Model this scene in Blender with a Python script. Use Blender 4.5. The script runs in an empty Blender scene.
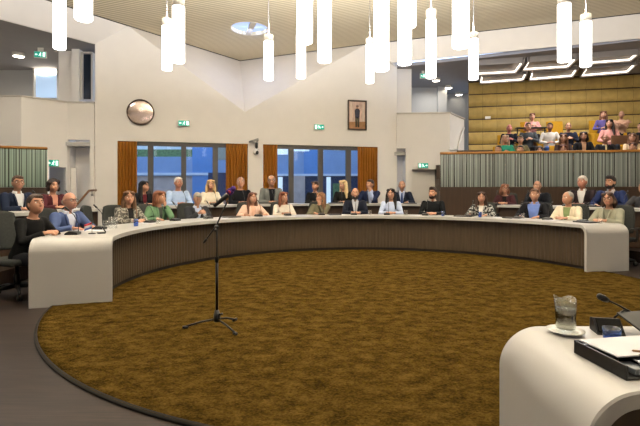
import bpy, bmesh, math, random
from mathutils import Vector, Matrix, Euler
random.seed(7)
PI = math.pi
D2R = math.radians
SC = bpy.context.scene
COL = SC.collection
V = Vector

# ------------------------------------------------------------------ camera
FX = 450.0          # focal length in pixels of the 640 x 426 frame
HZ = 191.0          # horizon row
EYE = 1.25          # camera height
cam_d = bpy.data.cameras.new('camera')
cam = bpy.data.objects.new('camera', cam_d)
COL.objects.link(cam)
cam.location = (0, 0, EYE)
cam.rotation_euler = (PI / 2, 0, 0)
cam_d.sensor_width = 36.0
cam_d.lens = 36.0 * FX / 640.0
cam_d.shift_y = (HZ - 213.0) / 640.0
cam_d.clip_start = 0.05
cam_d.clip_end = 300
SC.camera = cam
SC.view_settings.view_transform = 'Standard'
SC.view_settings.look = 'None'
SC.view_settings.gamma = 1.0
SC.view_settings.use_curve_mapping = False
SC.cycles.transparent_max_bounces = 40
SC.cycles.max_bounces = 10
SC.cycles.diffuse_bounces = 6
SC.view_settings.exposure = 0.0


def at(x, y, d):
    """world point seen at pixel x, y when it stands d metres in front"""
    return V(((x - 320.0) * d / FX, d, EYE - (y - HZ) * d / FX))


# ------------------------------------------------------------------ materials
def lin(c):
    if isinstance(c, str):
        c = c.lstrip('#')
        c = [int(c[i:i + 2], 16) / 255 for i in (0, 2, 4)]
    return tuple((v / 12.92 if v <= 0.04045 else ((v + 0.055) / 1.055) ** 2.4) for v in c) + (1.0,)


def new_mat(name):
    m = bpy.data.materials.new(name)
    m.use_nodes = True
    nt = m.node_tree
    return m, nt, nt.nodes['Principled BSDF']


def mat(name, col, rough=0.5, metal=0.0, var=0.06, scale=12.0, bump=0.0, bscale=80.0, spec=0.5, stretch=None, coat=0.0):
    m, nt, b = new_mat(name)
    c = lin(col)
    tc = nt.nodes.new('ShaderNodeTexCoord')
    mp = nt.nodes.new('ShaderNodeMapping')
    nt.links.new(tc.outputs['Object'], mp.inputs[0])
    if stretch:
        mp.inputs['Scale'].default_value = stretch
    n = nt.nodes.new('ShaderNodeTexNoise')
    n.inputs['Scale'].default_value = scale
    n.inputs['Detail'].default_value = 4
    nt.links.new(mp.outputs[0], n.inputs['Vector'])
    r = nt.nodes.new('ShaderNodeValToRGB')
    r.color_ramp.elements[0].position = 0.3
    r.color_ramp.elements[1].position = 0.7
    r.color_ramp.elements[0].color = tuple(v * (1 - var) for v in c[:3]) + (1,)
    r.color_ramp.elements[1].color = tuple(min(1, v * (1 + var)) for v in c[:3]) + (1,)
    nt.links.new(n.outputs['Fac'], r.inputs[0])
    nt.links.new(r.outputs[0], b.inputs['Base Color'])
    b.inputs['Roughness'].default_value = rough
    b.inputs['Metallic'].default_value = metal
    b.inputs['Specular IOR Level'].default_value = spec
    if coat:
        b.inputs['Coat Weight'].default_value = coat
    if bump:
        n2 = nt.nodes.new('ShaderNodeTexNoise')
        n2.inputs['Scale'].default_value = bscale
        n2.inputs['Detail'].default_value = 3
        nt.links.new(mp.outputs[0], n2.inputs['Vector'])
        bp = nt.nodes.new('ShaderNodeBump')
        bp.inputs['Strength'].default_value = bump
        bp.inputs['Distance'].default_value = 0.02
        nt.links.new(n2.outputs['Fac'], bp.inputs['Height'])
        nt.links.new(bp.outputs[0], b.inputs['Normal'])
    return m


def emit(name, col, strength):
    m, nt, b = new_mat(name)
    b.inputs['Base Color'].default_value = lin(col)
    b.inputs['Emission Color'].default_value = lin(col)
    b.inputs['Emission Strength'].default_value = strength
    return m


def glass_mat(name, tint='#ffffff', rough=0.0, refl=0.12):
    """thin pane: mostly see-through with a mirror reflection on top"""
    m, nt, b = new_mat(name)
    out = nt.nodes['Material Output']
    tr = nt.nodes.new('ShaderNodeBsdfTransparent')
    tr.inputs[0].default_value = lin(tint)
    gl = nt.nodes.new('ShaderNodeBsdfGlossy')
    gl.inputs['Roughness'].default_value = rough
    fr = nt.nodes.new('ShaderNodeLayerWeight')
    fr.inputs[0].default_value = 0.5
    pw = nt.nodes.new('ShaderNodeMath')
    pw.operation = 'POWER'
    pw.inputs[1].default_value = 4.0
    nt.links.new(fr.outputs['Facing'], pw.inputs[0])
    ad = nt.nodes.new('ShaderNodeMath')
    ad.operation = 'MULTIPLY_ADD'
    ad.inputs[1].default_value = 0.55
    ad.inputs[2].default_value = refl
    nt.links.new(pw.outputs[0], ad.inputs[0])
    mx = nt.nodes.new('ShaderNodeMixShader')
    nt.links.new(ad.outputs[0], mx.inputs[0])
    nt.links.new(tr.outputs[0], mx.inputs[1])
    nt.links.new(gl.outputs[0], mx.inputs[2])
    nt.links.new(mx.outputs[0], out.inputs[0])
    return m


_cm = {}


def cloth(col, rough=0.85):
    k = ('cloth', col)
    if k not in _cm:
        _cm[k] = mat('cloth ' + col.strip('#'), col, rough, 0, 0.12, 9, 0.25, 160, spec=0.2)
    return _cm[k]


def pattern(c1, c2, scale=26):
    k = ('pat', c1, c2, scale)
    if k not in _cm:
        m, nt, b = new_mat('print ' + c1.strip('#'))
        tc = nt.nodes.new('ShaderNodeTexCoord')
        vo = nt.nodes.new('ShaderNodeTexNoise')
        vo.inputs['Scale'].default_value = scale
        vo.inputs['Detail'].default_value = 1
        nt.links.new(tc.outputs['Object'], vo.inputs['Vector'])
        r = nt.nodes.new('ShaderNodeValToRGB')
        r.color_ramp.interpolation = 'CONSTANT'
        r.color_ramp.elements[0].color = lin(c1)
        r.color_ramp.elements[1].position = 0.52
        r.color_ramp.elements[1].color = lin(c2)
        nt.links.new(vo.outputs['Fac'], r.inputs[0])
        nt.links.new(r.outputs[0], b.inputs['Base Color'])
        b.inputs['Roughness'].default_value = 0.85
        _cm[k] = m
    return _cm[k]


def skin(col):
    k = ('skin', col)
    if k not in _cm:
        h_ = col.lstrip('#')
        dk = '#' + ''.join('%02x' % int(int(h_[i:i + 2], 16) * .86) for i in (0, 2, 4))
        _cm[k] = mat('skin ' + col.strip('#'), dk, 0.5, 0, 0.05, 20, 0.05, 200, spec=0.35)
    return _cm[k]


def hairmat(col):
    k = ('hair', col)
    if k not in _cm:
        _cm[k] = mat('hair ' + col.strip('#'), col, 0.55, 0, 0.3, 30, 0.5, 60, spec=0.4, stretch=(1.6, 1.6, 0.25))
    return _cm[k]


M = {}
M['white_wall'] = mat('white plaster wall', '#e9e4de', 0.9, 0, 0.015, 3, 0.03, 250, spec=0.2)
M['wall_shade'] = mat('pale grey wall paint', '#cfc8bd', 0.9, 0, 0.015, 3, spec=0.2)
M['grey_wall'] = mat('grey gallery wall paint', '#b9b7b2', 0.9, 0, 0.02, 3, spec=0.2)
M['grey_ceiling'] = mat('grey gallery ceiling paint', '#98928e', 0.9, 0, 0.02, 3, spec=0.2)
M['white_top'] = mat('white solid surface', '#aeacab', 0.36, 0, 0.01, 4, spec=0.5)
M['brown_panel'] = mat('dark brown ribbed veneer', '#463a2c', 0.5, 0, 0.15, 6, spec=0.4, stretch=(4, 4, .4))
M['brown_dark'] = mat('dark brown veneer', '#3d2c20', 0.5, 0, 0.15, 6, spec=0.4, stretch=(4, 4, .4))
M['plinth'] = mat('black plinth', '#1b1613', 0.7)
M['black'] = mat('black plastic', '#121213', 0.42, 0, 0.1, 30)
M['black_metal'] = mat('black painted metal', '#0e0e0f', 0.38, 0.3, 0.1, 30)
M['dark_fabric'] = mat('dark grey chair fabric', '#383a39', 0.9, 0, 0.12, 40, 0.3, 200, spec=0.2)
M['chrome'] = mat('brushed steel', '#a7a7a6', 0.28, 1.0, 0.05, 30)
M['frame_grey'] = mat('grey window frame paint', '#4a4745', 0.5, 0, 0.04, 10)
M['oak'] = mat('golden oak', '#9a6a2c', 0.5, 0, 0.2, 8, spec=0.4, stretch=(1, 6, 6))
M['rail_wood'] = mat('brown wooden handrail', '#6d4a2a', 0.45, 0, 0.15, 12)
M['yellow_seat'] = mat('yellow seat fabric', '#a87c1c', 0.85, 0, 0.08, 30, 0.2, 200, spec=0.2)
M['brown_wood'] = mat('reddish brown wood', '#5b3a20', 0.5, 0, 0.15, 8, stretch=(1, 1, 5))
M['paper'] = mat('white paper', '#d2d3db', 0.8, 0, 0.02, 10)
M['glass'] = glass_mat('clear drinking glass', '#ffffff', 0.02, 0.07)
M['pane'] = glass_mat('window pane', '#eef4f8', 0.0, 0.015)
M['clear_solid'] = glass_mat('carafe glass', '#fbffff', 0.0, 0.10)
M['water_solid'] = glass_mat('carafe water', '#cfc9c0', 0.0, 0.08)
M['blue_glass'] = glass_mat('blue drinking glass', '#a9c2ee', 0.02, 0.08)
M['water'] = glass_mat('water', '#fafcfc', 0.0, 0.03)
M['porcelain'] = mat('white porcelain', '#e8e6e2', 0.2, 0, 0.01, 5)
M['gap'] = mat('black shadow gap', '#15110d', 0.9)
M['lamp'] = emit('lit pendant glass', '#fffaf5', 4.2)
M['lamp_cap'] = mat('satin white lamp cap', '#d9d2c6', 0.4)
M['led'] = emit('lit strip', '#fff3e2', 2.2)
M['spot'] = emit('lit downlight lens', '#fff3e0', 12.0)
M['sky_disc'] = emit('bright dusk skylight', '#a9bfe8', .62)
M['window_lit'] = emit('bright daylit pane', '#a3bcd8', .55)
M['exit_green'] = emit('lit exit green', '#0f8c78', 0.6)
M['exit_white'] = emit('lit exit white', '#e8fff5', 1.1)
M['red'] = mat('red plastic', '#b0283a', 0.5)
M['purple'] = mat('purple foam', '#4c2a86', 0.8, 0, 0.2, 60)
M['navy_blue'] = mat('blue plastic', '#3f62a8', 0.5)
M['phone'] = mat('dark screen glass', '#0b0c10', 0.12)
M['grey_plastic'] = mat('grey plastic', '#8b8a87', 0.5)


def carpet_mat():
    m, nt, b = new_mat('brown looped carpet')
    tc = nt.nodes.new('ShaderNodeTexCoord')
    mp = nt.nodes.new('ShaderNodeMapping')
    mp.inputs['Scale'].default_value = (0.9, 1.15, 1)
    nt.links.new(tc.outputs['Object'], mp.inputs[0])
    n1 = nt.nodes.new('ShaderNodeTexNoise')
    n1.inputs['Scale'].default_value = 8.0
    n1.inputs['Detail'].default_value = 8
    n1.inputs['Roughness'].default_value = 0.72
    nt.links.new(mp.outputs[0], n1.inputs['Vector'])
    n2 = nt.nodes.new('ShaderNodeTexNoise')
    n2.inputs['Scale'].default_value = 75
    n2.inputs['Detail'].default_value = 5
    nt.links.new(mp.outputs[0], n2.inputs['Vector'])
    mx = nt.nodes.new('ShaderNodeMath')
    mx.operation = 'MULTIPLY_ADD'
    nt.links.new(n2.outputs['Fac'], mx.inputs[0])
    mx.inputs[1].default_value = 0.55
    nt.links.new(n1.outputs['Fac'], mx.inputs[2])
    r = nt.nodes.new('ShaderNodeValToRGB')
    e = r.color_ramp.elements
    e[0].position, e[0].color = 0.60, lin('#2b200d')
    e[1].position, e[1].color = 0.95, lin('#5a4722')
    k = e.new(0.77)
    k.color = lin('#443415')
    nt.links.new(mx.outputs[0], r.inputs[0])
    nt.links.new(r.outputs[0], b.inputs['Base Color'])
    b.inputs['Roughness'].default_value = 0.95
    b.inputs['Specular IOR Level'].default_value = 0.0
    bp = nt.nodes.new('ShaderNodeBump')
    bp.inputs['Strength'].default_value = 0.9
    bp.inputs['Distance'].default_value = 0.03
    nt.links.new(mx.outputs[0], bp.inputs['Height'])
    nt.links.new(bp.outputs[0], b.inputs['Normal'])
    return m


def floor_mat():
    m, nt, b = new_mat('dark wood planks')
    tc = nt.nodes.new('ShaderNodeTexCoord')
    mp = nt.nodes.new('ShaderNodeMapping')
    mp.inputs['Rotation'].default_value = (0, 0, 0)
    nt.links.new(tc.outputs['Object'], mp.inputs[0])
    br = nt.nodes.new('ShaderNodeTexBrick')
    br.inputs['Scale'].default_value = 1.0
    br.inputs['Brick Width'].default_value = 1.1
    br.inputs['Row Height'].default_value = 0.09
    br.inputs['Mortar Size'].default_value = 0.003
    br.inputs['Color1'].default_value = lin('#2e241e')
    br.inputs['Color2'].default_value = lin('#231a15')
    br.inputs['Mortar'].default_value = lin('#2a1f19')
    nt.links.new(mp.outputs[0], br.inputs['Vector'])
    mp2 = nt.nodes.new('ShaderNodeMapping')
    mp2.inputs['Scale'].default_value = (1.2, 22, 1)
    nt.links.new(tc.outputs['Object'], mp2.inputs[0])
    n = nt.nodes.new('ShaderNodeTexNoise')
    n.inputs['Scale'].default_value = 3
    n.inputs['Detail'].default_value = 5
    nt.links.new(mp2.outputs[0], n.inputs['Vector'])
    r = nt.nodes.new('ShaderNodeValToRGB')
    r.color_ramp.elements[0].position = 0.3
    r.color_ramp.elements[0].color = (0.45, 0.45, 0.45, 1)
    r.color_ramp.elements[1].position = 0.75
    r.color_ramp.elements[1].color = (1.5, 1.45, 1.4, 1)
    nt.links.new(n.outputs['Fac'], r.inputs[0])
    mx = nt.nodes.new('ShaderNodeMix')
    mx.data_type = 'RGBA'
    mx.blend_type = 'MULTIPLY'
    mx.inputs['Factor'].default_value = 1
    nt.links.new(br.outputs['Color'], mx.inputs['A'])
    nt.links.new(r.outputs[0], mx.inputs['B'])
    nt.links.new(mx.outputs['Result'], b.inputs['Base Color'])
    b.inputs['Roughness'].default_value = 0.45
    b.inputs['Specular IOR Level'].default_value = 0.3
    return m


def stripe_mat(name, period, c1, c2, axis, rough=0.8, rot=0.0, duty=0.5):
    """parallel slats: a sawtooth along one object axis"""
    m, nt, b = new_mat(name)
    tc = nt.nodes.new('ShaderNodeTexCoord')
    mp = nt.nodes.new('ShaderNodeMapping')
    mp.inputs['Rotation'].default_value = (0, 0, rot)
    nt.links.new(tc.outputs['Object'], mp.inputs[0])
    w = nt.nodes.new('ShaderNodeTexWave')
    w.wave_type = 'BANDS'
    w.bands_direction = axis
    w.inputs['Scale'].default_value = 0.314159 / period * 1.0
    w.inputs['Distortion'].default_value = 0
    nt.links.new(mp.outputs[0], w.inputs['Vector'])
    r = nt.nodes.new('ShaderNodeValToRGB')
    r.color_ramp.elements[0].position = duty - 0.2
    r.color_ramp.elements[0].color = lin(c1)
    r.color_ramp.elements[1].position = duty + 0.2
    r.color_ramp.elements[1].color = lin(c2)
    nt.links.new(w.outputs['Fac'], r.inputs[0])
    nt.links.new(r.outputs[0], b.inputs['Base Color'])
    b.inputs['Roughness'].default_value = rough
    b.inputs['Specular IOR Level'].default_value = 0.2
    bp = nt.nodes.new('ShaderNodeBump')
    bp.inputs['Strength'].default_value = 0.4
    bp.inputs['Distance'].default_value = 0.01
    nt.links.new(w.outputs['Fac'], bp.inputs['Height'])
    nt.links.new(bp.outputs[0], b.inputs['Normal'])
    return m


def screen_mat(name, tint, dark, light):
    """reeded glass screen: irregular upright stripes in pale greenish glass"""
    m, nt, b = new_mat(name)
    tc = nt.nodes.new('ShaderNodeTexCoord')
    mp = nt.nodes.new('ShaderNodeMapping')
    mp.inputs['Scale'].default_value = (1, 0, 0)
    nt.links.new(tc.outputs['Object'], mp.inputs[0])
    n1 = nt.nodes.new('ShaderNodeTexNoise')
    n1.inputs['Scale'].default_value = 28
    n1.inputs['Detail'].default_value = 2
    nt.links.new(mp.outputs[0], n1.inputs['Vector'])
    r = nt.nodes.new('ShaderNodeValToRGB')
    e = r.color_ramp.elements
    e[0].position, e[0].color = 0.43, lin(dark)
    e[1].position, e[1].color = 0.60, lin(light)
    k = e.new(0.48)
    k.color = lin(tint)
    nt.links.new(n1.outputs['Fac'], r.inputs[0])
    nt.links.new(r.outputs[0], b.inputs['Base Color'])
    b.inputs['Roughness'].default_value = 0.25
    b.inputs['Specular IOR Level'].default_value = 0.5
    b.inputs['Coat Weight'].default_value = 0.15
    b.inputs['Coat Roughness'].default_value = 0.05
    return m


M['carpet'] = carpet_mat()
M['floor'] = floor_mat()
M['ceiling'] = stripe_mat('beige slatted ceiling', 0.10, '#b0a284', '#dacfb6', 'X', 0.85, D2R(-68), 0.3)
M['screen'] = screen_mat('striped screen glass', '#717875', '#151211', '#959d99')
M['screen_green'] = screen_mat('green striped screen glass', '#75867b', '#3c4039', '#8fa394')
M['curtain'] = mat('ochre curtain', '#935d1c', 0.8, 0, 0.12, 6, 0.2, 120, spec=0.2, stretch=(6, 6, .5))
M['gold'] = mat('gold padded fabric', '#b59a58', 0.62, 0, 0.12, 5, 0.15, 90, spec=0.35)


# ------------------------------------------------------------------ mesh builder
class MB:
    def __init__(self):
        self.v, self.f, self.m, self.sm = [], [], [], []

    def add(self, vs, fs, mi=0, smooth=True):
        o = len(self.v)
        self.v += [tuple(p) for p in vs]
        for f in fs:
            self.f.append([i + o for i in f])
            self.m.append(mi)
            self.sm.append(smooth)
        return self

    def box(self, c, s, rz=0.0, mi=0, R=None, bev=0.0):
        R = R or Matrix.Rotation(rz, 3, 'Z')
        x, y, z = s[0] / 2, s[1] / 2, s[2] / 2
        c = V(c)
        if bev <= 0:
            vs = [c + R @ V((a * x, b * y, g * z)) for a in (-1, 1) for b in (-1, 1) for g in (-1, 1)]
            fs = [(0, 1, 3, 2), (4, 6, 7, 5), (0, 4, 5, 1), (2, 3, 7, 6), (0, 2, 6, 4), (1, 5, 7, 3)]
            return self.add(vs, fs, mi, False)
        bm = bmesh.new()
        bmesh.ops.create_cube(bm, size=1)
        for vv in bm.verts:
            vv.co = V((vv.co.x * s[0], vv.co.y * s[1], vv.co.z * s[2]))
        bmesh.ops.bevel(bm, geom=bm.edges[:], offset=min(bev, min(s) * .49), segments=3, profile=.5, affect='EDGES')
        bm.verts.index_update()
        vs = [c + R @ vv.co for vv in bm.verts]
        fs = [[q.index for q in f.verts] for f in bm.faces]
        bm.free()
        return self.add(vs, fs, mi, True)

    def poly(self, pts, th, mi=0, n=None):
        """flat polygon given thickness th along n (default its own normal reversed)"""
        pts = [V(p) for p in pts]
        if n is None:
            nn = V((0, 0, 0))
            for i in range(len(pts)):
                a, b = pts[i], pts[(i + 1) % len(pts)]
                nn += V(((a.y - b.y) * (a.z + b.z), (a.z - b.z) * (a.x + b.x), (a.x - b.x) * (a.y + b.y)))
            n = -nn.normalized()
        n = V(n).normalized() * th
        k = len(pts)
        vs = pts + [p + n for p in pts]
        fs = [list(range(k)), list(range(2 * k - 1, k - 1, -1))]
        for i in range(k):
            j = (i + 1) % k
            fs.append([j, i, i + k, j + k])
        return self.add(vs, fs, mi, False)

    def loft(self, rings, n=16, mi=0, cap=True, smooth=True):
        """rings: (centre, axis_a, axis_b) where the axes carry the radii"""
        vs, fs = [], []
        for c, a, b in rings:
            for i in range(n):
                t = 2 * PI * i / n
                vs.append(V(c) + V(a) * math.cos(t) + V(b) * math.sin(t))
        for k in range(len(rings) - 1):
            for i in range(n):
                j = (i + 1) % n
                fs.append([k * n + i, k * n + j, (k + 1) * n + j, (k + 1) * n + i])
        if cap:
            fs.append(list(range(n - 1, -1, -1)))
            fs.append([(len(rings) - 1) * n + i for i in range(n)])
        return self.add(vs, fs, mi, smooth)

    def tube(self, pts, rad, n=8, mi=0, cap=True):
        pts = [V(p) for p in pts]
        if not isinstance(rad, (list, tuple)):
            rad = [rad] * len(pts)
        rings = []
        prev = None
        for i, p in enumerate(pts):
            if i == 0:
                t = pts[1] - p
            elif i == len(pts) - 1:
                t = p - pts[i - 1]
            else:
                t = (pts[i + 1] - p).normalized() + (p - pts[i - 1]).normalized()
            t = t.normalized()
            if prev is None:
                a = t.orthogonal().normalized()
            else:
                a = (prev - t * prev.dot(t)).normalized()
            prev = a
            b = t.cross(a)
            rings.append((p, a * rad[i], b * rad[i]))
        return self.loft(rings, n, mi, cap)

    def ell(self, c, r, nu=16, nv=10, mi=0, R=None, fn=None):
        c = V(c)
        vs, fs = [], []
        if not isinstance(r, (list, tuple)):
            r = (r, r, r)

        def pt(d):
            q = fn(d) if fn else V((d.x * r[0], d.y * r[1], d.z * r[2]))
            return c + (R @ q if R else q)
        vs.append(pt(V((0, 0, 1))))
        for k in range(1, nv):
            ph = PI * k / nv
            for i in range(nu):
                t = 2 * PI * i / nu
                vs.append(pt(V((math.sin(ph) * math.cos(t), math.sin(ph) * math.sin(t), math.cos(ph)))))
        vs.append(pt(V((0, 0, -1))))
        for i in range(nu):
            fs.append([0, 1 + i, 1 + (i + 1) % nu])
        for k in range(nv - 2):
            for i in range(nu):
                j = (i + 1) % nu
                a, b = 1 + k * nu, 1 + (k + 1) * nu
                fs.append([a + i, b + i, b + j, a + j])
        last = len(vs) - 1
        a = 1 + (nv - 2) * nu
        for i in range(nu):
            fs.append([last, a + (i + 1) % nu, a + i])
        return self.add(vs, fs, mi, True)

    def lathe(self, prof, n=24, c=(0, 0, 0), mi=0, smooth=True, R=None):
        """prof: (r, z) pairs from bottom to top, closed at the axis when r is 0"""
        c = V(c)
        vs, fs = [], []
        for r, z in prof:
            for i in range(n):
                t = 2 * PI * i / n
                q = V((r * math.cos(t), r * math.sin(t), z))
                vs.append(c + (R @ q if R else q))
        for k in range(len(prof) - 1):
            for i in range(n):
                j = (i + 1) % n
                fs.append([k * n + i, k * n + j, (k + 1) * n + j, (k + 1) * n + i])
        return self.add(vs, fs, mi, smooth)

    def mesh(self, name, mats):
        me = bpy.data.meshes.new(name)
        me.from_pydata(self.v, [], self.f)
        for mm in mats:
            me.materials.append(mm)
        me.polygons.foreach_set('material_index', self.m)
        me.polygons.foreach_set('use_smooth', self.sm)
        bm = bmesh.new()
        bm.from_mesh(me)
        bmesh.ops.remove_doubles(bm, verts=bm.verts, dist=1e-6)
        bmesh.ops.recalc_face_normals(bm, faces=bm.faces)
        bm.to_mesh(me)
        bm.free()
        me.update()
        return me

    def build(self, name, mats, parent=None, loc=None, rz=None):
        if not isinstance(mats, (list, tuple)):
            mats = [mats]
        o = bpy.data.objects.new(name, self.mesh(name, mats))
        COL.objects.link(o)
        if parent:
            o.parent = parent
        if loc is not None:
            o.location = loc
        if rz is not None:
            o.rotation_euler = (0, 0, rz)
        return o


def tag(o, label=None, cat=None, group=None, kind=None):
    if label:
        o['label'] = label
    if cat:
        o['category'] = cat
    if group:
        o['group'] = group
    if kind:
        o['kind'] = kind
    return o


def empty(name, loc, rz=0.0, label=None, cat=None, group=None):
    o = bpy.data.objects.new(name, None)
    o.empty_display_size = 0.1
    COL.objects.link(o)
    o.location = loc
    o.rotation_euler = (0, 0, rz)
    return tag(o, label, cat, group)


def copy_tree(o, parent=None):
    c = o.copy()
    COL.objects.link(c)
    if parent:
        c.parent = parent
    for ch in o.children:
        copy_tree(ch, c)
    return c


def struct(o):
    o['kind'] = 'structure'
    return o


def apply_mods(o):
    dg = bpy.context.evaluated_depsgraph_get()
    me = bpy.data.meshes.new_from_object(o.evaluated_get(dg))
    old = o.data
    o.modifiers.clear()
    o.data = me
    bpy.data.meshes.remove(old)
    return o


def remesh(mb, voxel, smooth=3, post=None):
    """weld overlapping closed pieces into one continuous surface"""
    me = bpy.data.meshes.new('tmp')
    me.from_pydata(mb.v, [], mb.f)
    bm = bmesh.new()
    bm.from_mesh(me)
    bmesh.ops.recalc_face_normals(bm, faces=bm.faces)
    bm.to_mesh(me)
    bm.free()
    o = bpy.data.objects.new('tmp', me)
    COL.objects.link(o)
    r = o.modifiers.new('r', 'REMESH')
    r.mode = 'VOXEL'
    r.voxel_size = voxel
    r.use_smooth_shade = True
    if smooth:
        s = o.modifiers.new('s', 'SMOOTH')
        s.iterations = smooth
        s.factor = 0.5
    dg = bpy.context.evaluated_depsgraph_get()
    out = bpy.data.meshes.new_from_object(o.evaluated_get(dg))
    bpy.data.objects.remove(o)
    bpy.data.meshes.remove(me)
    return out


# ------------------------------------------------------------------ the ring of desks: geometry
CX, CY = 0.85, 6.00


def ring(th, R, z=0.0):
    return V((CX + R * math.cos(th), CY + R * math.sin(th), z))


def ring_at(x, R):
    """angle on the circle of radius R (far side) seen at image column x"""
    k = (x - 320.0) / FX
    a, b, c = k * k + 1, -2 * (k * CX + CY), CX * CX + CY * CY - R * R
    d = (-b + math.sqrt(max(0, b * b - 4 * a * c))) / (2 * a)
    return math.atan2(d - CY, k * d - CX)


TH0, TH1 = D2R(14.8), D2R(197.2)
RI, RO = 3.32, 4.13
ZT = 0.73
TIER = 0.20


def arc_slab(mb, R0, R1, z0, z1, a0, a1, n=96, mi=0):
    vs, fs = [], []
    for i in range(n + 1):
        t = a0 + (a1 - a0) * i / n
        vs += [ring(t, R0, z0), ring(t, R1, z0), ring(t, R1, z1), ring(t, R0, z1)]
    for i in range(n):
        a, b = 4 * i, 4 * i + 4
        for k in range(4):
            q = (k + 1) % 4
            fs.append([a + k, b + k, b + q, a + q])
    fs += [[0, 1, 2, 3], [4 * n + 3, 4 * n + 2, 4 * n + 1, 4 * n]]
    return mb.add(vs, fs, mi, False)


def waterfall_top(mb, R0, R1, zt, th, a0, a1, r=0.15, foot0=True, foot1=True, zf=0.0, n=110):
    """slab along the arc whose ends bend down to the floor"""
    Rm = (R0 + R1) / 2
    path = []   # (angle, z, normal_s, normal_z): outer line; inner = offset by th
    m = 10
    if foot0:
        path += [(0.0, zf, -1, 0), (0.0, zt - r, -1, 0)]
        for i in range(1, m + 1):
            p = PI / 2 * i / m
            path.append((r - r * math.cos(p), zt - r + r * math.sin(p), -math.cos(p), math.sin(p)))
    else:
        path.append((0.0, zt, 0, 1))
    L = abs(a1 - a0) * Rm
    s0, s1 = path[-1][0], L - (r if foot1 else 0)
    for i in range(1, n):
        path.append((s0 + (s1 - s0) * i / n, zt, 0, 1))
    if foot1:
        for i in range(0, m + 1):
            p = PI / 2 * (1 - i / m)
            path.append((L - r + r * math.cos(p), zt - r + r * math.sin(p), math.cos(p), math.sin(p)))
        path.append((L, zf, 1, 0))
    else:
        path.append((L, zt, 0, 1))
    sg = 1 if a1 > a0 else -1
    vs, fs = [], []
    for s, z, ns, nz in path:
        ao = a0 + sg * s / Rm
        ai = a0 + sg * (s - ns * th) / Rm
        zi = z - nz * th
        vs += [ring(ao, R0, z), ring(ao, R1, z), ring(ai, R1, zi), ring(ai, R0, zi)]
    for i in range(len(path) - 1):
        a, b = 4 * i, 4 * i + 4
        for k in range(4):
            q = (k + 1) % 4
            fs.append([a + k, b + k, b + q, a + q])
    e = 4 * (len(path) - 1)
    fs += [[0, 1, 2, 3], [e + 3, e + 2, e + 1, e]]
    mb.add(vs, fs, 0, False)


# ------------------------------------------------------------------ floor, carpet, platform
mb = MB()
mb.poly([(-14, -4, 0), (14, -4, 0), (14, 20, 0), (-14, 20, 0)], 0.1)
struct(mb.build('floor', M['floor']))

mb = MB()
arc_slab(mb, 5.02, 9.6, 0.002, TIER, D2R(-6), D2R(193), 90)
struct(mb.build('floor_raised', M['floor']))

mb = MB()
nr, na = 46, 160
vs, fs = [V((0, 0, 0.02))], []
RC = 3.775
for k in range(1, nr + 1):
    for i in range(na):
        t = 2 * PI * i / na
        R = RC * k / nr
        vs.append(V((R * math.cos(t), R * math.sin(t), 0.02 + (random.uniform(-.0025, .0025) if k < nr - 1 else -.002))))
for i in range(na):
    vs.append(V((RC * math.cos(2 * PI * i / na), RC * math.sin(2 * PI * i / na), 0.001)))
for i in range(na):
    fs.append([0, 1 + i, 1 + (i + 1) % na])
for k in range(nr):
    for i in range(na):
        j = (i + 1) % na
        a, b = 1 + k * na, 1 + (k + 1) * na
        fs.append([a + i, b + i, b + j, a + j])
mb.add(vs, fs, 0, True)
o = mb.build('carpet', M['carpet'], loc=(0.745, 5.885, 0))
tag(o, 'round golden brown carpet covering the floor inside the ring of desks', 'carpet')
mb = MB()
mb.lathe([(RC - .012, 0.0), (RC + .012, 0.0), (RC + .012, 0.014), (RC - .012, 0.021)], 160)
mb.build('edge_binding', M['gap'], o)

# ------------------------------------------------------------------ front ring desk
desk = empty('ring_desk', (CX, CY, 0), 0, 'long curved white desk with ribbed dark brown front around the carpet', 'desk')


def rel(o, root):
    o.parent = root
    o.location = -root.location
    return o


mb = MB()
waterfall_top(mb, RI, RO, ZT, 0.05, TH0, TH1)
rel(mb.build('worktop', M['white_top']), desk)
mb = MB()
n = 640
vs, fs = [], []
a0, a1 = TH0 + D2R(.9), TH1 - D2R(.9)
for i in range(n + 1):
    t = a0 + (a1 - a0) * i / n
    R = 3.44 + (0.0 if (i % 4) in (0, 1) else 0.007)
    vs += [ring(t, R, 0.07), ring(t, R, ZT - .05), ring(t, R + .05, ZT - .05), ring(t, R + .05, 0.07)]
for i in range(n):
    a, b = 4 * i, 4 * i + 4
    for k in range(4):
        q = (k + 1) % 4
        fs.append([a + k, b + k, b + q, a + q])
mb.add(vs, fs, 0, False)
rel(mb.build('front_panel', M['brown_panel']), desk)
mb = MB()
arc_slab(mb, 3.465, 3.52, 0.021, 0.07, a0, a1)
rel(mb.build('plinth', M['plinth']), desk)

# ------------------------------------------------------------------ second row desks on the platform
R2I, R2O = 5.30, 5.88


def row_desk(x0, x1, label, foot=False):
    aa, bb = ring_at(x0, R2I) % (2 * PI), ring_at(x1, R2I)
    aa, bb = [q - 2 * PI if q > PI * 1.5 else q for q in (aa, bb)]
    a0, a1 = min(aa, bb), max(aa, bb)
    mid = ring((a0 + a1) / 2, 5.6, TIER)
    root = empty('row_desk', mid, 0, label, 'desk', 'desks of the second row')
    mb = MB()
    arc_slab(mb, R2I, R2O, TIER + ZT - .05, TIER + ZT, a0, a1, 60)
    rel(mb.build('worktop', M['white_top']), root)
    mb = MB()
    arc_slab(mb, R2I + .10, R2I + .13, TIER + .01, TIER + ZT - .05, a0 + .005, a1 - .005, 60)
    rel(mb.build('front_panel', M['brown_dark']), root)
    for t in (a0 + .012, a1 - .012):
        mb = MB()
        p = ring(t, (R2I + R2O) / 2 + .06, TIER + .345)
        mb.box(p, (.44, .04, .66), t)
        rel(mb.build('side_panel', M['brown_dark']), root)


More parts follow.
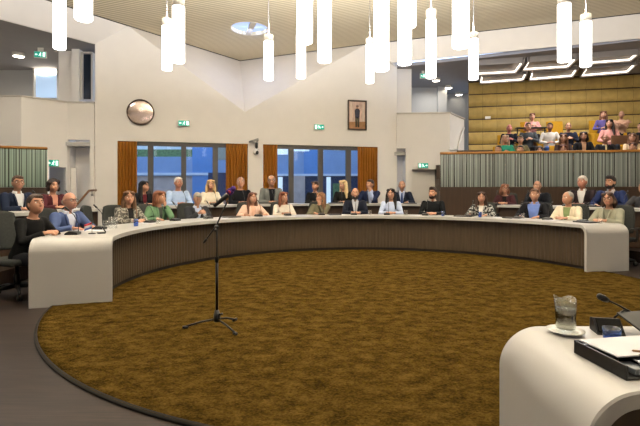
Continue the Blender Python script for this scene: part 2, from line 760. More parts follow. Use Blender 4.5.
row_desk(-70, 103, 'white topped second row desk beside the white wall pier under the handrail')
row_desk(134, 421, 'long white topped second row desk before the windows and curtains')
row_desk(497, 760, 'white topped second row desk before the dark wood wall below the gallery')

# ------------------------------------------------------------------ walls
PL, PR = V((-5.41, 12.68, 0)), V((1.43, 14.30, 0))
WD = (PR - PL).normalized()
WN = V((WD.y, -WD.x, 0))      # towards the room


def wt(x):
    k = (x - 320.0) / FX
    # PL.x + WD.x t = k (PL.y + WD.y t)
    return (k * PL.y - PL.x) / (WD.x - k * WD.y)


def wp(t, z, off=0.0):
    p = PL + WD * t + WN * off
    return V((p.x, p.y, z))


def wz(x, y):
    d = (PL + WD * wt(x)).y
    return EYE - (y - HZ) * d / FX


ZW = 2.66
ZC = 5.90
tl, tr = wt(95), wt(397)
VAL = wt(245)
ZV = wz(245, 112)
mb = MB()
back = -WN
mb.poly([wp(tl, ZW), wp(tr, ZW), wp(tr, ZC), wp(wt(365), ZC), wp(VAL, ZV), wp(wt(128), ZC), wp(tl, 5.33)], .14, n=back)
for xa, xb in ((95, 117.3), (248, 263), (378, 397)):
    mb.poly([wp(wt(xa), 0), wp(wt(xb), 0), wp(wt(xb), ZW), wp(wt(xa), ZW)], .14, n=back)
for xa, xb in ((117.3, 248), (263, 378)):
    mb.poly([wp(wt(xa), 0), wp(wt(xb), 0), wp(wt(xb), .25), wp(wt(xa), .25)], .14, n=back)
struct(mb.build('wall_back', M['white_wall']))

CNR = V((-2.86, 16.10, ZC))
ceil_l0 = V((-6.67, 10.95, ZC))
ldir = (ceil_l0 - V((-5.41, 12.68, ZC))).normalized()
ceil_l1 = ceil_l0 + ldir * 5.5
ceil_r1 = V((11.6, 10.62, ZC))
mb = MB()
A, B, Vp = wp(wt(128), ZC), wp(wt(365), ZC), wp(VAL, ZV)
mb.poly([A, Vp, CNR], .05, n=(-.3, .4, .6))
mb.poly([Vp, B, CNR], .05, n=(.3, .4, .6))
bl_far = wp(tl, 5.33)
bl_near = V((-7.58, 10.66, 5.3)) + V((ldir.x, ldir.y, 0)) * 5.5
mb.poly([A, bl_far, ceil_l1], .05, n=(-.8, .5, 0))
mb.poly([ceil_l1, bl_far, bl_near], .05, n=(-.8, .5, 0))
br_far = wp(tr, 5.25)
mb.poly([B, wp(tr, ZC), br_far], .05, n=(.3, .9, 0))
kb = (ceil_r1 - B) * (.80 / (ceil_r1 - B).x) + B
kb.z = 5.25
mb.poly([B, kb, br_far], .05, n=(.3, .9, .2))
mb.poly([B, kb, V((11.6, 10.62, 5.25)), ceil_r1], .05, n=(.3, .9, 0))
struct(mb.build('trim_fascia', M['white_wall']))

# ceiling with a round skylight cut through it
mb = MB()
mb.poly([ceil_l1, (-11.5, 4.0, ZC), (-11.5, -3.5, ZC), (11.6, -3.5, ZC), ceil_r1, CNR], .25, n=(0, 0, 1))
ceil = struct(mb.build('ceiling', M['ceiling']))
SK = V((-2.02, 12.9, ZC))
RS = 0.52
mb = MB()
mb.lathe([(0, -.5), (RS, -.5), (RS, .8), (0, .8)], 40, SK)
cut = mb.build('cut', M['white_wall'])
bo = ceil.modifiers.new('b', 'BOOLEAN')
bo.operation = 'DIFFERENCE'
bo.object = cut
apply_mods(ceil)
bpy.data.objects.remove(cut)
sky = empty('window_3', SK)
sky['kind'] = 'structure'
mb = MB()
mb.lathe([(RS, 0), (RS + .02, -.01), (RS + .02, .7), (RS, .7)], 40)
mb.build('window_frame', M['white_wall'], sky)
mb = MB()
mb.lathe([(0, .10), (RS + .01, .10), (RS + .01, .14), (0, .14)], 40)
mb.build('window_pane', M['sky_disc'], sky)
mb = MB()
mb.box((0.04, 0, .03), (.15, 1.035, .08), D2R(18))
mb.build('window_bar', M['wall_shade'], sky)
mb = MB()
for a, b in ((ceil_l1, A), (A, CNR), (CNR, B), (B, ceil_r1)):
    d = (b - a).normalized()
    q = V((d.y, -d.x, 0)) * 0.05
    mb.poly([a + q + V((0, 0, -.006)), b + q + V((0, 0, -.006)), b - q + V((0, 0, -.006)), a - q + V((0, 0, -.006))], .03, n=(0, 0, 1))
struct(mb.build('shadow_gap_strip', M['gap']))  # dark strip stands in for the shadow gap around the ceiling

# rest of the shell out of the photo
mb = MB()
mb.poly([(-11.5, -3.5, 0), (11.6, -3.5, 0), (11.6, -3.5, 6), (-11.5, -3.5, 6)], .1, n=(0, -1, 0))
struct(mb.build('wall_rear', M['white_wall']))
mb = MB()
mb.poly([(11.6, -3.5, 0), (11.6, 19, 0), (11.6, 19, 6), (11.6, -3.5, 6)], .1, n=(1, 0, 0))
struct(mb.build('wall_right', M['white_wall']))
mb = MB()
mb.poly([(-11.5, -3.5, 0), (-11.5, 19, 0), (-11.5, 19, 6), (-11.5, -3.5, 6)], .1, n=(-1, 0, 0))
struct(mb.build('wall_left', M['white_wall']))

# ---- left gallery: parapet walls, niche, door opening, ceiling
ZP = 3.68


def wall_line(mb, p, q, z0, z1, th=.12):
    p, q = V((p[0], p[1], 0)), V((q[0], q[1], 0))
    d = (q - p).normalized()
    n = V((-d.y, d.x, 0))
    mb.poly([p + V((0, 0, z0)), q + V((0, 0, z0)), q + V((0, 0, z1)), p + V((0, 0, z1))], th, n=n)


L0, L1, L2 = V((-7.70, 11.6, 0)), V((-6.96, 12.40, 0)), V((-6.26, 12.48, 0))


def on_line(p, q, x):
    k = (x - 320.0) / FX
    d = q - p
    s = (k * p.y - p.x) / (d.x - k * d.y)
    return p + d * s


mb = MB()
wall_line(mb, (-11.5, 11.6), L0, 0, ZP)
da, db = on_line(L0, L1, 49), on_line(L0, L1, 66)
zd = 1.90
wall_line(mb, L0, da, 0, ZP)
wall_line(mb, da, db, zd, ZP)
wall_line(mb, db, L1, 0, ZP)
wall_line(mb, L1, L2, 2.66, ZP)
nb = on_line(L1, L2, 90)
wall_line(mb, nb, L2, 0, 2.66)
wall_line(mb, L1 + V((0, .12, 0)), L1 + V((-.1, .6, 0)), 0, 2.7)
wall_line(mb, L1 + V((-.2, .6, 0)), L2 + V((.3, .6, 0)), 0, 2.7)
wall_line(mb, da + V((-.6, 1.0, 0)), db + V((.3, 1.0, 0)), 0, 2.5)
struct(mb.build('wall_left_gallery', M['white_wall']))
mb = MB()
for p, q in ((V((-11.5, 11.6, 0)), L0), (L0, L1), (L1, L2)):
    d = (q - p).normalized()
    nn = V((d.y, -d.x, 0))
    mb.poly([p + nn * .03 + V((0, 0, ZP)), q + nn * .03 + V((0, 0, ZP)), q - nn * .15 + V((0, 0, ZP)), p - nn * .15 + V((0, 0, ZP))], .04, n=(0, 0, 1))
struct(mb.build('trim_2', M['wall_shade']))
mb = MB()
mb.poly([bl_far, wp(tl, 5.33, -.1), (-5.9, 16.5, 5.33), (-11.5, 16.5, 5.33), (-11.5, 7.0, 5.33), (bl_near.x, bl_near.y, 5.33)], .1, n=(0, 0, 1))
struct(mb.build('ceiling_gallery', M['grey_ceiling']))
mb = MB()
wall_line(mb, (-11.5, 15.2), (-8.1, 15.2), 2.6, 5.33)
wall_line(mb, at(57, 97, 14.9), (-6.2, 14.2), 2.6, 5.33)
wall_line(mb, at(33, 97, 15.0), at(57.5, 97, 15.0), 2.6, 3.7)
struct(mb.build('wall_left_gallery_back', M['grey_wall']))
mb = MB()
mb.poly([(-11.5, 11.6, 2.6), (-6.2, 12.5, 2.6), (-6.2, 15.3, 2.6), (-11.5, 15.3, 2.6)], .1, n=(0, 0, -1))
struct(mb.build('floor_left_gallery', M['grey_wall']))
# round-topped bright window at the back of the gallery
w4 = empty('window_4', at(45.5, 97, 14.95))
w4['kind'] = 'structure'
mb = MB()
wv, hv = .80, 1.0
mb.box((0, .10, hv / 2), (wv, .02, hv))
mb.build('window_pane', M['window_lit'], w4)
mb = MB()
mb.ell((0, .07, hv * .84), (wv * .48, .03, .10), 20, 8)
mb.build('upper_pane_glow', M['spot'], w4)  # glowing ellipse added for the window's bright upper part
mb = MB()
for sx in (-1, 1):
    mb.box((sx * wv / 2, .05, hv / 2), (.05, .12, hv))
mb.box((0, .05, hv), (wv, .12, .05))
mb.build('window_frame', M['wall_shade'], w4)
# pillar and dark window
mb = MB()
pa, pb = at(58.5, 100, 13.1), at(82, 100, 13.1)
mb.box(((pa.x + pb.x) / 2, 13.35, 4.4), (pb.x - pa.x, .5, 1.9))
pc = at(73, 100, 13.0)
mb.box(((pc.x + pb.x) / 2, 13.2, 4.4), (pb.x - pc.x, .55, 1.9))
struct(mb.build('column_gallery', M['white_wall']))
mb = MB()
wall_line(mb, at(80, 100, 13.35), at(98, 100, 13.35), 2.6, 5.33)
struct(mb.build('wall_left_gallery_end', M['white_wall']))
w5 = empty('window_5', at(87.5, 98, 13.0))
w5['kind'] = 'structure'
mb = MB()
mb.box((0, .03, .62), (.26, .02, 1.3))
mb.build('window_pane', mat('dark dusk pane', '#232c38', .08), w5)
mb = MB()
for sx in (-1, 1):
    mb.box((sx * .15, 0, .62), (.05, .10, 1.36))
mb.box((0, 0, 1.3), (.3, .1, .05))
mb.build('window_frame', M['wall_shade'], w5)

# ---- right side: box parapet, door opening, upper passage
RB0, RB1, RB2 = V((2.46, 14.45, 0)), V((4.13, 14.30, 0)), V((4.98, 15.55, 0))
mb = MB()
r1, r2, r3 = on_line(RB0, RB1, 406), on_line(RB0, RB1, 412), on_line(RB0, RB1, 441)
wall_line(mb, RB0, r1, 2.62, 3.72)
wall_line(mb, r1, r2, 0, 3.72)
wall_line(mb, r2, r3, 1.94, 3.72)
wall_line(mb, r3, RB1, 0, 3.72)
wall_line(mb, RB1, RB2, 0, 3.76)
wall_line(mb, r2 + V((-.2, 1.1, 0)), r3 + V((.6, 1.1, 0)), 0, 2.4)
wall_line(mb, r2 + V((-.02, 1.1, 0)), r2 + V((-.02, .1, 0)), 0, 2.4)
wall_line(mb, RB0 + V((-.4, .55, 0)), r1 + V((.15, .55, 0)), 0, 2.7)
wall_line(mb, r1 + V((.0, .6, 0)), r1 + V((0, .1, 0)), 0, 2.7)
struct(mb.build('wall_right_gallery', M['white_wall']))
mb = MB()
for p, q in ((RB0, RB1), (RB1, RB2)):
    d = (q - p).normalized()
    nn = V((d.y, -d.x, 0))
    mb.poly([p + nn * .03 + V((0, 0, 3.72)), q + nn * .03 + V((0, 0, 3.72)), q - nn * .15 + V((0, 0, 3.72)), p - nn * .15 + V((0, 0, 3.72))], .04, n=(0, 0, 1))
struct(mb.build('trim_3', M['wall_shade']))
mb = MB()
a, b = at(393, 100, 14.75), at(411.5, 100, 14.75)
mb.box(((a.x + b.x) / 2, 15.0, 3.9), (b.x - a.x, .5, 2.9))
struct(mb.build('column_passage', M['white_wall']))
mb = MB()
wall_line(mb, at(400, 100, 17.4), at(438, 100, 17.4), 2.4, 5.3)
wall_line(mb, at(438, 100, 17.2), at(447, 100, 17.2), 2.4, 5.3)
wall_line(mb, at(444, 100, 18.6), at(475, 100, 18.6), 2.4, 5.3)
struct(mb.build('wall_passage', M['grey_wall']))
mb = MB()
mb.poly([(2.4, 14.5, 2.5), (6.6, 14.5, 2.5), (6.6, 19, 2.5), (2.4, 19, 2.5)], .1, n=(0, 0, -1))
struct(mb.build('floor_passage', M['grey_wall']))
mb = MB()
mb.poly([br_far, (11.6, 10.62, 5.25), (11.6, 19, 5.25), (2.3, 19, 5.25)], .1, n=(0, 0, 1))
struct(mb.build('ceiling_right_gallery', M['grey_ceiling']))

# right gallery frame
S0 = V((3.28, 12.30, 0))
SU = V((.988, -.15, 0)).normalized()
SN = V((.15, .988, 0)).normalized()
SRZ = math.atan2(SU.y, SU.x)


def gs(u, off, z=0.0):
    p = S0 + SU * u + SN * off
    return V((p.x, p.y, z))


def gu(x, off):
    """distance along the gallery seen at column x on a row standing off metres behind the screen"""
    k = (x - 320.0) / FX
    p = S0 + SN * off
    return (k * p.y - p.x) / (SU.x - k * SU.y)


SL = 8.6
FL = [1.25, 1.62, 2.07, 2.59]
ROFF = [0.75, 1.55, 2.35, 3.10]
edges = [0.06, 1.12, 1.92, 2.72, 3.95]
mb = MB()
for k in range(4):
    a, b = edges[k], edges[k + 1]
    c = gs(.1, a), gs(SL, a), gs(SL, b), gs(.1, b)
    mb.poly([V((p.x, p.y, FL[k])) for p in c], FL[k] - .3, n=(0, 0, -1))
struct(mb.build('floor_gallery', M['brown_dark']))

# gold padded wall
mb = MB()
g0, g1 = at(468.5, 100, 16.45), at(700, 100, 14.9)
g0.z = g1.z = 0
gd = (g1 - g0)
gl = gd.length
gd.normalize()
gn = V((gd.y, -gd.x, 0))
pw, ph = .485, .455
zt0 = 5.22
rows = 7
for r in range(rows):
    zc = zt0 - ph * (r + .5)
    off = 0
    k = 0
    while k * pw < gl:
        u0, u1 = k * pw + .003, min(gl, (k + 1) * pw) - .003
        k += 1
        vs, fs = [], []
        nx = 5
        for a in range(nx + 1):
            for b in range(nx + 1):
                fu, fv = a / nx, b / nx
                bul = (1 - (2 * fu - 1) ** 4) * .22 + .78
                bul *= 1 - (2 * fv - 1) ** 4
                p = g0 + gd * (u0 + (u1 - u0) * fu) + gn * (.09 * bul)
                vs.append(V((p.x, p.y, zc + (ph - .038) * (fv - .5))))
        for a in range(nx):
            for b in range(nx):
                i = a * (nx + 1) + b
                fs.append([i, i + nx + 1, i + nx + 2, i + 1])
        mb.add(vs, fs, 0, True)
mb.poly([g0, g0 + gd * gl, g0 + gd * gl + V((0, 0, 5.3)), g0 + V((0, 0, 5.3))], .1, mi=1, n=-gn)
struct(mb.build('wall_gallery_padded', [M['gold'], M['brown_dark']]))
# small white control plate on the padded wall
p = on_line(g0, g1, 487.5)
mb = MB()
mb.box((p.x + gn.x * .07, p.y + gn.y * .07, EYE + 73 * p.y / FX), (.19, .03, .10), math.atan2(gd.y, gd.x), bev=.01)
o = mb.build('wall_plate', M['porcelain'])
tag(o, 'small white socket plate on the gold padded wall', 'wall plate')

# glass screens with golden rail
def glass_screen(p, q, z0, z1, label, m, nseg):
    p, q = V((p[0], p[1], 0)), V((q[0], q[1], 0))
    d = (q - p)
    L = d.length
    d.normalize()
    rz = math.atan2(d.y, d.x)
    root = empty('glass_screen', V((p.x, p.y, z0)), rz, label, 'screen')
    for k in range(nseg):
        mb = MB()
        a, b = L * k / nseg, L * (k + 1) / nseg
        mb.box(((a + b) / 2, 0, (z1 - z0) / 2), (b - a - .012, .03, z1 - z0), bev=.004)
        mb.build('glass_panel', m, root)
    mb = MB()
    mb.box((L / 2, 0, z1 - z0 + .03), (L, .09, .06), bev=.012)
    mb.build('top_rail', M['oak'], root)
    return root


glass_screen(gs(0, 0), gs(SL - .1, 0), 1.36, 2.25, 'reeded glass screen with golden rail below the seated gallery audience', M['screen'], 5)
mb = MB()
wall_line(mb, gs(0, 0), gs(SL, 0), .2, 1.355, .05)
struct(mb.build('wall_screen_base', M['brown_dark']))
glass_screen((-10.6, 9.05), (-6.60, 10.9), 1.34, 2.25, 'greenish striped glass screen beside the exit sign and doorway', M['screen_green'], 3)
mb = MB()
wall_line(mb, (-10.6, 9.05), (-6.60, 10.9), .2, 1.335, .05)
struct(mb.build('wall_screen_base_left', M['brown_dark']))
mb = MB()
wall_line(mb, (-6.58, 10.92), (-7.3, 12.1), .2, 2.26, .05)
struct(mb.build('wall_screen_return', M['white_wall']))

# ------------------------------------------------------------------ windows and curtains
def window_bay(name, xa, xb, mull):
    root = empty(name, wp(wt(xa), .25), math.atan2(WD.y, WD.x))
    root['kind'] = 'structure'
    t0 = wt(xa)
    W = wt(xb) - t0
    H = ZW - .25
    mb = MB()
    mb.box((W / 2, .09, H - .06), (W, .08, .12))
    mb.box((W / 2, .09, .04), (W, .08, .08))
    xs = []
    for x0, x1 in mull:
        a, b = wt(x0) - t0, wt(x1) - t0
        mb.box(((a + b) / 2, .09, H / 2), (b - a, .09, H))
        xs.append(a)
        xs.append(b)
    mb.build('window_frame', M['frame_grey'], root)
    eds = [0.0] + xs + [W]
    for k in range(0, len(eds), 2):
        a, b = eds[k], eds[k + 1]
        if b - a > .03:
            mb = MB()
            mb.box(((a + b) / 2, .09, H / 2), (b - a, .012, H - .1))
            mb.build('window_pane', M['pane'], root)
    return root


window_bay('window_1', 117.3, 248, ((147.5, 153), (181, 186), (212.5, 218)))
window_bay('window_2', 263, 378, ((289, 294), (318.5, 323.5), (346.5, 351.5)))


def curtain(xa, xb, label):
    a, b = wt(xa), wt(xb)
    W = b - a
    n = int(W / .011)
    mb = MB()
    vs, fs = [], []
    per = W / max(3, round(W / .085))
    for k, z in enumerate((0.01, .3, .8, 1.4, 2.0, 2.40)):
        for i in range(n + 1):
            u = W * i / n
            amp = .05 * (1 - .35 * k / 5)
            y = amp * math.sin(2 * PI * u / per + .5 * math.sin(u * 3.1 + k * .1)) + .01 * math.sin(u * 9)
            vs.append(V((u, y, z)))
    for k in range(5):
        for i in range(n):
            p = k * (n + 1) + i
            fs.append([p, p + 1, p + n + 2, p + n + 1])
    mb.add(vs, fs, 0, True)
    o = mb.build('curtain', M['curtain'], loc=wp(a, .252, -.01), rz=math.atan2(WD.y, WD.x))
    s = o.modifiers.new('s', 'SOLIDIFY')
    s.thickness = .006
    tag(o, label, 'curtain', 'ochre pleated curtains')


curtain(117.6, 137, 'ochre pleated curtain behind the woman with black hair in profile')
curtain(226, 247.7, 'wide ochre pleated curtain behind the man in a black shirt')
curtain(263.3, 277.5, 'narrow ochre pleated curtain behind the man in a grey jacket')
curtain(358, 377.7, 'ochre pleated curtain behind the man with hand on chin below the portrait')

# ------------------------------------------------------------------ outside, seen through the windows
mb = MB()
mb.poly([(-16, 16.7, .05), (12, 17.5, .05), (12, 60, .05), (-16, 60, .05)], .05, n=(0, 0, -1))
struct(mb.build('ground_courtyard', mat('courtyard paving', '#7a7c80', .8, 0, .1, 2)))


def facade(name, label, x0, x1, y, parts, depth=.8):
    root = empty(name, V(((x0 + x1) / 2, y, .05)), 0, label, 'building')
    for (nm, xa, xb, za, zb, dy, mm) in parts:
        mb = MB()
        mb.box(((xa + xb) / 2 - (x0 + x1) / 2, depth / 2 + dy, (za + zb) / 2 - .05), (xb - xa, depth, zb - za))
        mb.build(nm, mm, root)
    return root


fb = mat('blue rendered wall', '#93aacb', .8, 0, .06, 2)
fbb = mat('bright blue panel', '#6d98cf', .7, 0, .06, 2)
fw = mat('pale band', '#dfe4ea', .8, 0, .05, 3)
fl = mat('low grey pink wall', '#cbb6a8', .8, 0, .1, 3)
fg = mat('green planted roof edge', '#6f8a5c', .9, 0, .35, 9, .6, 20)
fd = mat('dark glazed bay', '#3c4660', .3, 0, .2, 3)
lit = emit('pale facade glow', '#cfd9df', .75)
facade('courtyard_building', 'blue courtyard building with planted roof edge outside the window bay nearest the round mirror', -9.6, -3.6, 21,
       [('wall', -9.6, -3.6, 1.95, 2.85, 0, fb), ('base_wall', -9.6, -3.6, .05, 1.95, .05, fl), ('band', -9.6, -3.6, 1.98, 2.1, -.06, fw),
        ('roof_edge', -9.6, -5.9, 2.85, 3.2, .1, fg), ('upper_wall', -9.6, -5.9, 3.2, 3.9, .3, fw), ('blue_panel', -5.95, -5.0, .05, 3.9, -.03, fbb),
        ('upper_bay', -5.0, -3.6, 2.7, 3.9, -.02, mat('beige panel', '#a5a28f', .8)), ('dark_bay', -5.2, -4.0, .8, 2.1, -.08, fd)])
facade('glazed_building', 'blue glazed building with painted pane reflections outside the window bay below the portrait', -2.6, 3.6, 21,
       [('wall', -2.6, 3.6, 2.0, 3.9, 0, fb), ('base_wall', -2.6, 3.6, .05, 2.0, .05, fd), ('band', -2.6, 3.6, 1.95, 2.05, -.05, fw),
        ('blue_panel', -.75, .1, 2.0, 3.9, -.04, fbb), ('reflection_strip', -2.0, -1.5, 2.95, 3.4, -.05, lit), ('reflection_strip', -1.25, -.5, 3.1, 3.4, -.05, lit),  # strips glow in place of pale reflections on the window panes
        ('reflection_strip', .65, 1.25, 3.15, 3.32, -.05, lit), ('lit_door', -1.95, -1.75, .3, 1.9, -.05, lit), ('lit_door', -1.3, -.7, .5, 1.95, -.05, fl),
        ('lit_door', .3, .5, .3, 1.9, -.05, lit), ('green_panel', .6, 1.1, .5, 1.6, -.05, fg)])

# ------------------------------------------------------------------ pendants
UPW = 110.0


def area(name, loc, size, power, col='#fffcf8', rot=(0, 0, 0)):
    l = bpy.data.lights.new(name, 'AREA')
    l.shape = 'DISK'
    l.size = size
    l.energy = power
    l.color = lin(col)[:3]
    o = bpy.data.objects.new(name, l)
    COL.objects.link(o)
    o.location = loc
    o.rotation_euler = rot
    return o


def pendant(x, ytop, ybot, w, label, d=None):
    """w: width in pixels; every tube is about 0.16 m thick"""
    D = .15
    d = d or FX * D / w
    zb = EYE - (ybot - HZ) * d / FX
    Lt = (ybot - ytop) * d / FX if ytop is not None else .80
    X = (x - 320) * d / FX
    root = empty('pendant_lamp', V((X, d, zb)), 0, label, 'lamp', 'tubular pendant lamps')
    r = D / 2
    L1_ = Lt * .86
    mb = MB()
    mb.lathe([(0, 0), (r * .9, 0), (r, .008), (r, L1_), (0, L1_)], 24)
    mb.build('tube', M['lamp'], root)
    mb = MB()
    mb.lathe([(0, L1_), (r * 1.0, L1_), (r * 1.0, Lt), (r * .9, Lt + .006), (0, Lt + .006)], 24)
    mb.build('cap', M['lamp_cap'], root)
    mb = MB()
    mb.tube([(0, 0, Lt), (0, 0, ZC - zb)], .0045, 6)
    mb.build('cord', M['black'], root)
    up = area('added_uplight', (X, d, zb + Lt + .012), D * .9, UPW, '#fffcf9', (PI, 0, 0))  # upward light added above the closed cap to brighten the ceiling
    up.parent = root
    up.location = (0, 0, Lt + .012)
    return root


pend = [
    (59.5, None, 49, 11.6, 'pendant tube hanging before the grey gallery ceiling with the downlight'),
    (83.5, None, 20, 16.7, 'large pendant tube cut by the top edge near the gallery with the exit sign'),
    (167, 19.5, 70, 9.8, 'short pendant tube hanging beside a longer one above the round mirror'),
    (178.5, None, 62.6, 12.1, 'long pendant tube directly beside the short one above the round mirror'),
    (268.7, 35.5, 80, 9.5, 'short pendant tube hanging alone just beside the round skylight'),
    (304.8, None, 43, 15.7, 'large pendant tube overlapping a thin one, near the middle of the ceiling'),
    (301, 28, 78, 9.5, 'thin pendant tube partly hidden behind a large one near the skylight'),
    (324.5, None, 62, 13.8, 'long pendant tube with its top out of view, nearest the middle, beside an overlapping pair'),
    (369.8, 39, 83, 8.2, 'smallest pendant tube hanging right above the framed portrait'),
    (381.3, None, 70.5, 15.2, 'large pendant tube beside the smallest one above the portrait'),
    (407, None, 27, 18.2, 'largest pendant tube with its end high up, overlapping another'),
    (404.8, None, 64.5, 13.5, 'pendant tube hanging lower behind the largest one'),
    (431, 10.3, 78, 10.0, 'slim pendant tube hanging before the passage with round downlights'),
    (460.8, None, 47.5, 16.4, 'large pendant tube just above the small one beside the padded wall'),
    (473.5, 33, 79.5, 9.2, 'small pendant tube hanging beside the corner of the gold padded wall'),
    (564.2, None, 61.5, 12.4, 'long pendant tube in front of the rectangular gallery lights'),
    (585.8, 15, 66.5, 10.4, 'short pendant tube with grey cap before the rectangular gallery lights'),
]
for a in pend:
    pendant(*a)
for x, y, z in ((-3.6, 3.0, 2.95), (5.6, 3.2, 2.95)):
    root = pendant(320 + x * FX / max(y, .01) if y > 0 else 320, None, 10, 10, 'tubular white pendant lamp behind the viewer', 5)
    root.location = (x, y, z)

# ------------------------------------------------------------------ gallery ceiling lights
def downlight(p, label, r=.13, power=25):
    root = empty('downlight', p, 0, label, 'lamp', 'round ceiling downlights')
    mb = MB()
    mb.lathe([(r * .85, -.10), (r, -.11), (r, 0), (0, 0)], 24)
    mb.build('housing', M['lamp_cap'], root)
    mb = MB()
    mb.lathe([(0, -.112), (r * .86, -.108), (r * .86, -.09), (0, -.09)], 24)
    mb.build('lens', M['spot'], root)
    return root


def ceil_pt(x, y, z):
    d = (z - EYE) * FX / (HZ - y)
    return V(((x - 320) * d / FX, d, z))


downlight(ceil_pt(18.5, 53, 5.33), 'round white downlight on the grey ceiling beside the hanging exit sign', .16)
for (x, y), t in zip(((436, 78), (448.5, 85.5), (459, 92.5), (467.5, 98.5)),
                     ('nearest the slim pendant tube', 'second from the slim pendant tube', 'third from the slim pendant tube', 'farthest, next to the gold padded wall')):
    downlight(ceil_pt(x, y, 5.25), 'round ceiling downlight in the passage, ' + t, .14)


def rect_light(corners, label):
    """open tray light whose inner rim is lit on the far side and the ends"""
    pts = [ceil_pt(x, y, 5.10) for x, y in corners]   # near-left, near-right, far-right, far-left
    c = sum(pts, V()) / 4
    c.z = 5.25
    ux = (pts[1] - pts[0] + pts[2] - pts[3])
    wx = ux.length / 2
    ux.normalize()
    uy = (pts[3] - pts[0] + pts[2] - pts[1])
    wy = abs(uy.dot(V((-ux.y, ux.x, 0)))) / 2
    root = empty('tray_light', c, math.atan2(ux.y, ux.x), label, 'lamp', 'rectangular gallery tray lights')
    h = .17
    mb = MB()
    mb.box((0, -wy / 2, -h / 2), (wx, .03, h))
    mb.box((0, wy / 2 + .06, -h / 2), (wx + .1, .03, h))
    for s in (-1, 1):
        mb.box((s * (wx / 2 + .05), .03, -h / 2), (.03, wy + .06, h))
    mb.box((0, 0, -.02), (wx, wy, .03))
    mb.build('frame', M['grey_ceiling'], root)
    mb = MB()
    mb.box((0, wy / 2, -h / 2 - .03), (wx, .035, .045), bev=.012)
    mb.build('light_strip', M['led'], root)
    for s in (-1, 1):
        mb = MB()
        mb.box((s * wx / 2, wy * .12, -h / 2 - .03), (.04, wy * .76, .045), bev=.012)
        mb.build('light_strip', M['led'], root)


rows = [
    (((471, 65), (515, 63), (522, 72), (477, 75)), 'tray light with lit rim in the row nearer the pendants, beside the small pendant tube'),
    (((523, 62), (570, 59), (573, 67), (530, 70)), 'tray light with lit rim behind the long pendant tube'),
    (((583, 58), (632, 55), (635, 60), (592, 64)), 'tray light with lit rim near the edge beside the short capped pendant tube'),
    (((479, 77), (522, 74), (526, 80), (484, 83)), 'tray light close to the padded wall, nearest the passage'),
    (((529, 73), (572, 70), (576, 76), (534, 80)), 'tray light close to the padded wall, middle one of its row'),
    (((583, 69), (629, 65), (633, 72), (586, 76)), 'tray light close to the padded wall, farthest from the passage'),
]
for c, l in rows:
    rect_light(c, l)

# ------------------------------------------------------------------ exit signs
def exit_sign(p, rz, w, h, label, flip=1, hang=0):
    root = empty('exit_sign', p, rz, label, 'sign', 'green exit signs')
    mb = MB()
    mb.box((0, 0, 0), (w + .03, .05, h + .03), bev=.008)
    if hang:
        mb.box((0, 0, h / 2 + hang / 2), (w * .5, .02, hang))
    mb.build('housing', M['lamp_cap'], root)
    mb = MB()
    mb.box((0, -.028, 0), (w, .01, h))
    mb.build('face', M['exit_green'], root)
    mb = MB()
    f = flip
    y = -.036
    # door
    mb.box((f * w * .34, y, 0), (w * .2, .006, h * .72))
    # running figure
    mb.ell((f * w * .06, y, h * .27), (h * .09, .004, h * .09), 10, 6)
    mb.tube([(f * w * .04, y, h * .16), (f * w * -.01, y, -h * .08)], h * .07, 6)
    mb.tube([(-f * w * .01, y, -h * .08), (f * w * .08, y, -h * .18), (f * w * .06, y, -h * .34)], h * .05, 6)
    mb.tube([(-f * w * .01, y, -h * .08), (-f * w * .08, y, -h * .22), (-f * w * .14, y, -h * .22)], h * .05, 6)
    mb.tube([(f * w * .04, y, h * .14), (f * w * .12, y, h * .05)], h * .04, 6)
    mb.tube([(f * w * .04, y, h * .14), (-f * w * .05, y, h * .06)], h * .04, 6)
    # arrow
    mb.tube([(-f * w * .2, y, 0), (-f * w * .34, y, 0)], h * .05, 6)
    mb.poly([(-f * w * .44, y - .002, 0), (-f * w * .32, y - .002, h * .2), (-f * w * .32, y - .002, -h * .2)], .005, n=(0, 1, 0))
    mb.build('pictogram', M['exit_white'], root)


WRZ = math.atan2(WD.y, WD.x)
exit_sign(wp(wt(184), wz(184, 123.5), .04), WRZ, .30, .15, 'green exit sign on the white wall near the round mirror')
exit_sign(wp(wt(318.8), wz(318.8, 127.3), .04), WRZ, .30, .15, 'green exit sign on the white wall near the framed portrait', -1)
exit_sign(on_line(L0, L1, 52.5) + V((.05, -.06, EYE + 28 * 12.0 / FX)), D2R(30), .26, .17, 'green exit sign above the doorway beside the greenish glass screen')
exit_sign(on_line(RB0, RB1, 422.8) + V((0, -.05, EYE + 25.3 * 14.4 / FX)), D2R(-5), .30, .15, 'green exit sign above the doorway beside the reeded glass screen', -1)
exit_sign(ceil_pt(40.5, 47, 5.33) + V((0, 0, -.22)), D2R(10), .30, .16, 'green exit sign hanging from the grey gallery ceiling beside the downlight', 1, .12)
exit_sign(at(423, 76, 14.9), 0, .18, .14, 'small green exit sign half hidden behind the slim pendant tube', 1, .1)

# ------------------------------------------------------------------ wall pieces
# round polished mirror plate
root = empty('round_mirror', wp(wt(140.7), wz(140.7, 112.5), .02), WRZ, 'round polished metal mirror with thin dark rim on the white wall', 'mirror')
R90 = Matrix.Rotation(PI / 2, 3, 'X')
rm = .355
mb = MB()
mb.lathe([(rm * math.sin(a * .05 * PI / 2), .035 * math.cos(a * .05 * PI / 2) - .0) for a in range(0, 21)][::-1], 40, R=R90)
mb.build('mirror_face', mat('tinted polished metal', '#cdbbb4', .14, .85, .2, 3, .06, 3), root)
mb = MB()
mb.lathe([(rm - .012, 0), (rm + .014, 0), (rm + .014, .035), (rm - .012, .035), (rm - .012, 0)], 48, R=R90)
mb.build('rim', mat('dark bronze rim', '#54463d', .35, .8), root)
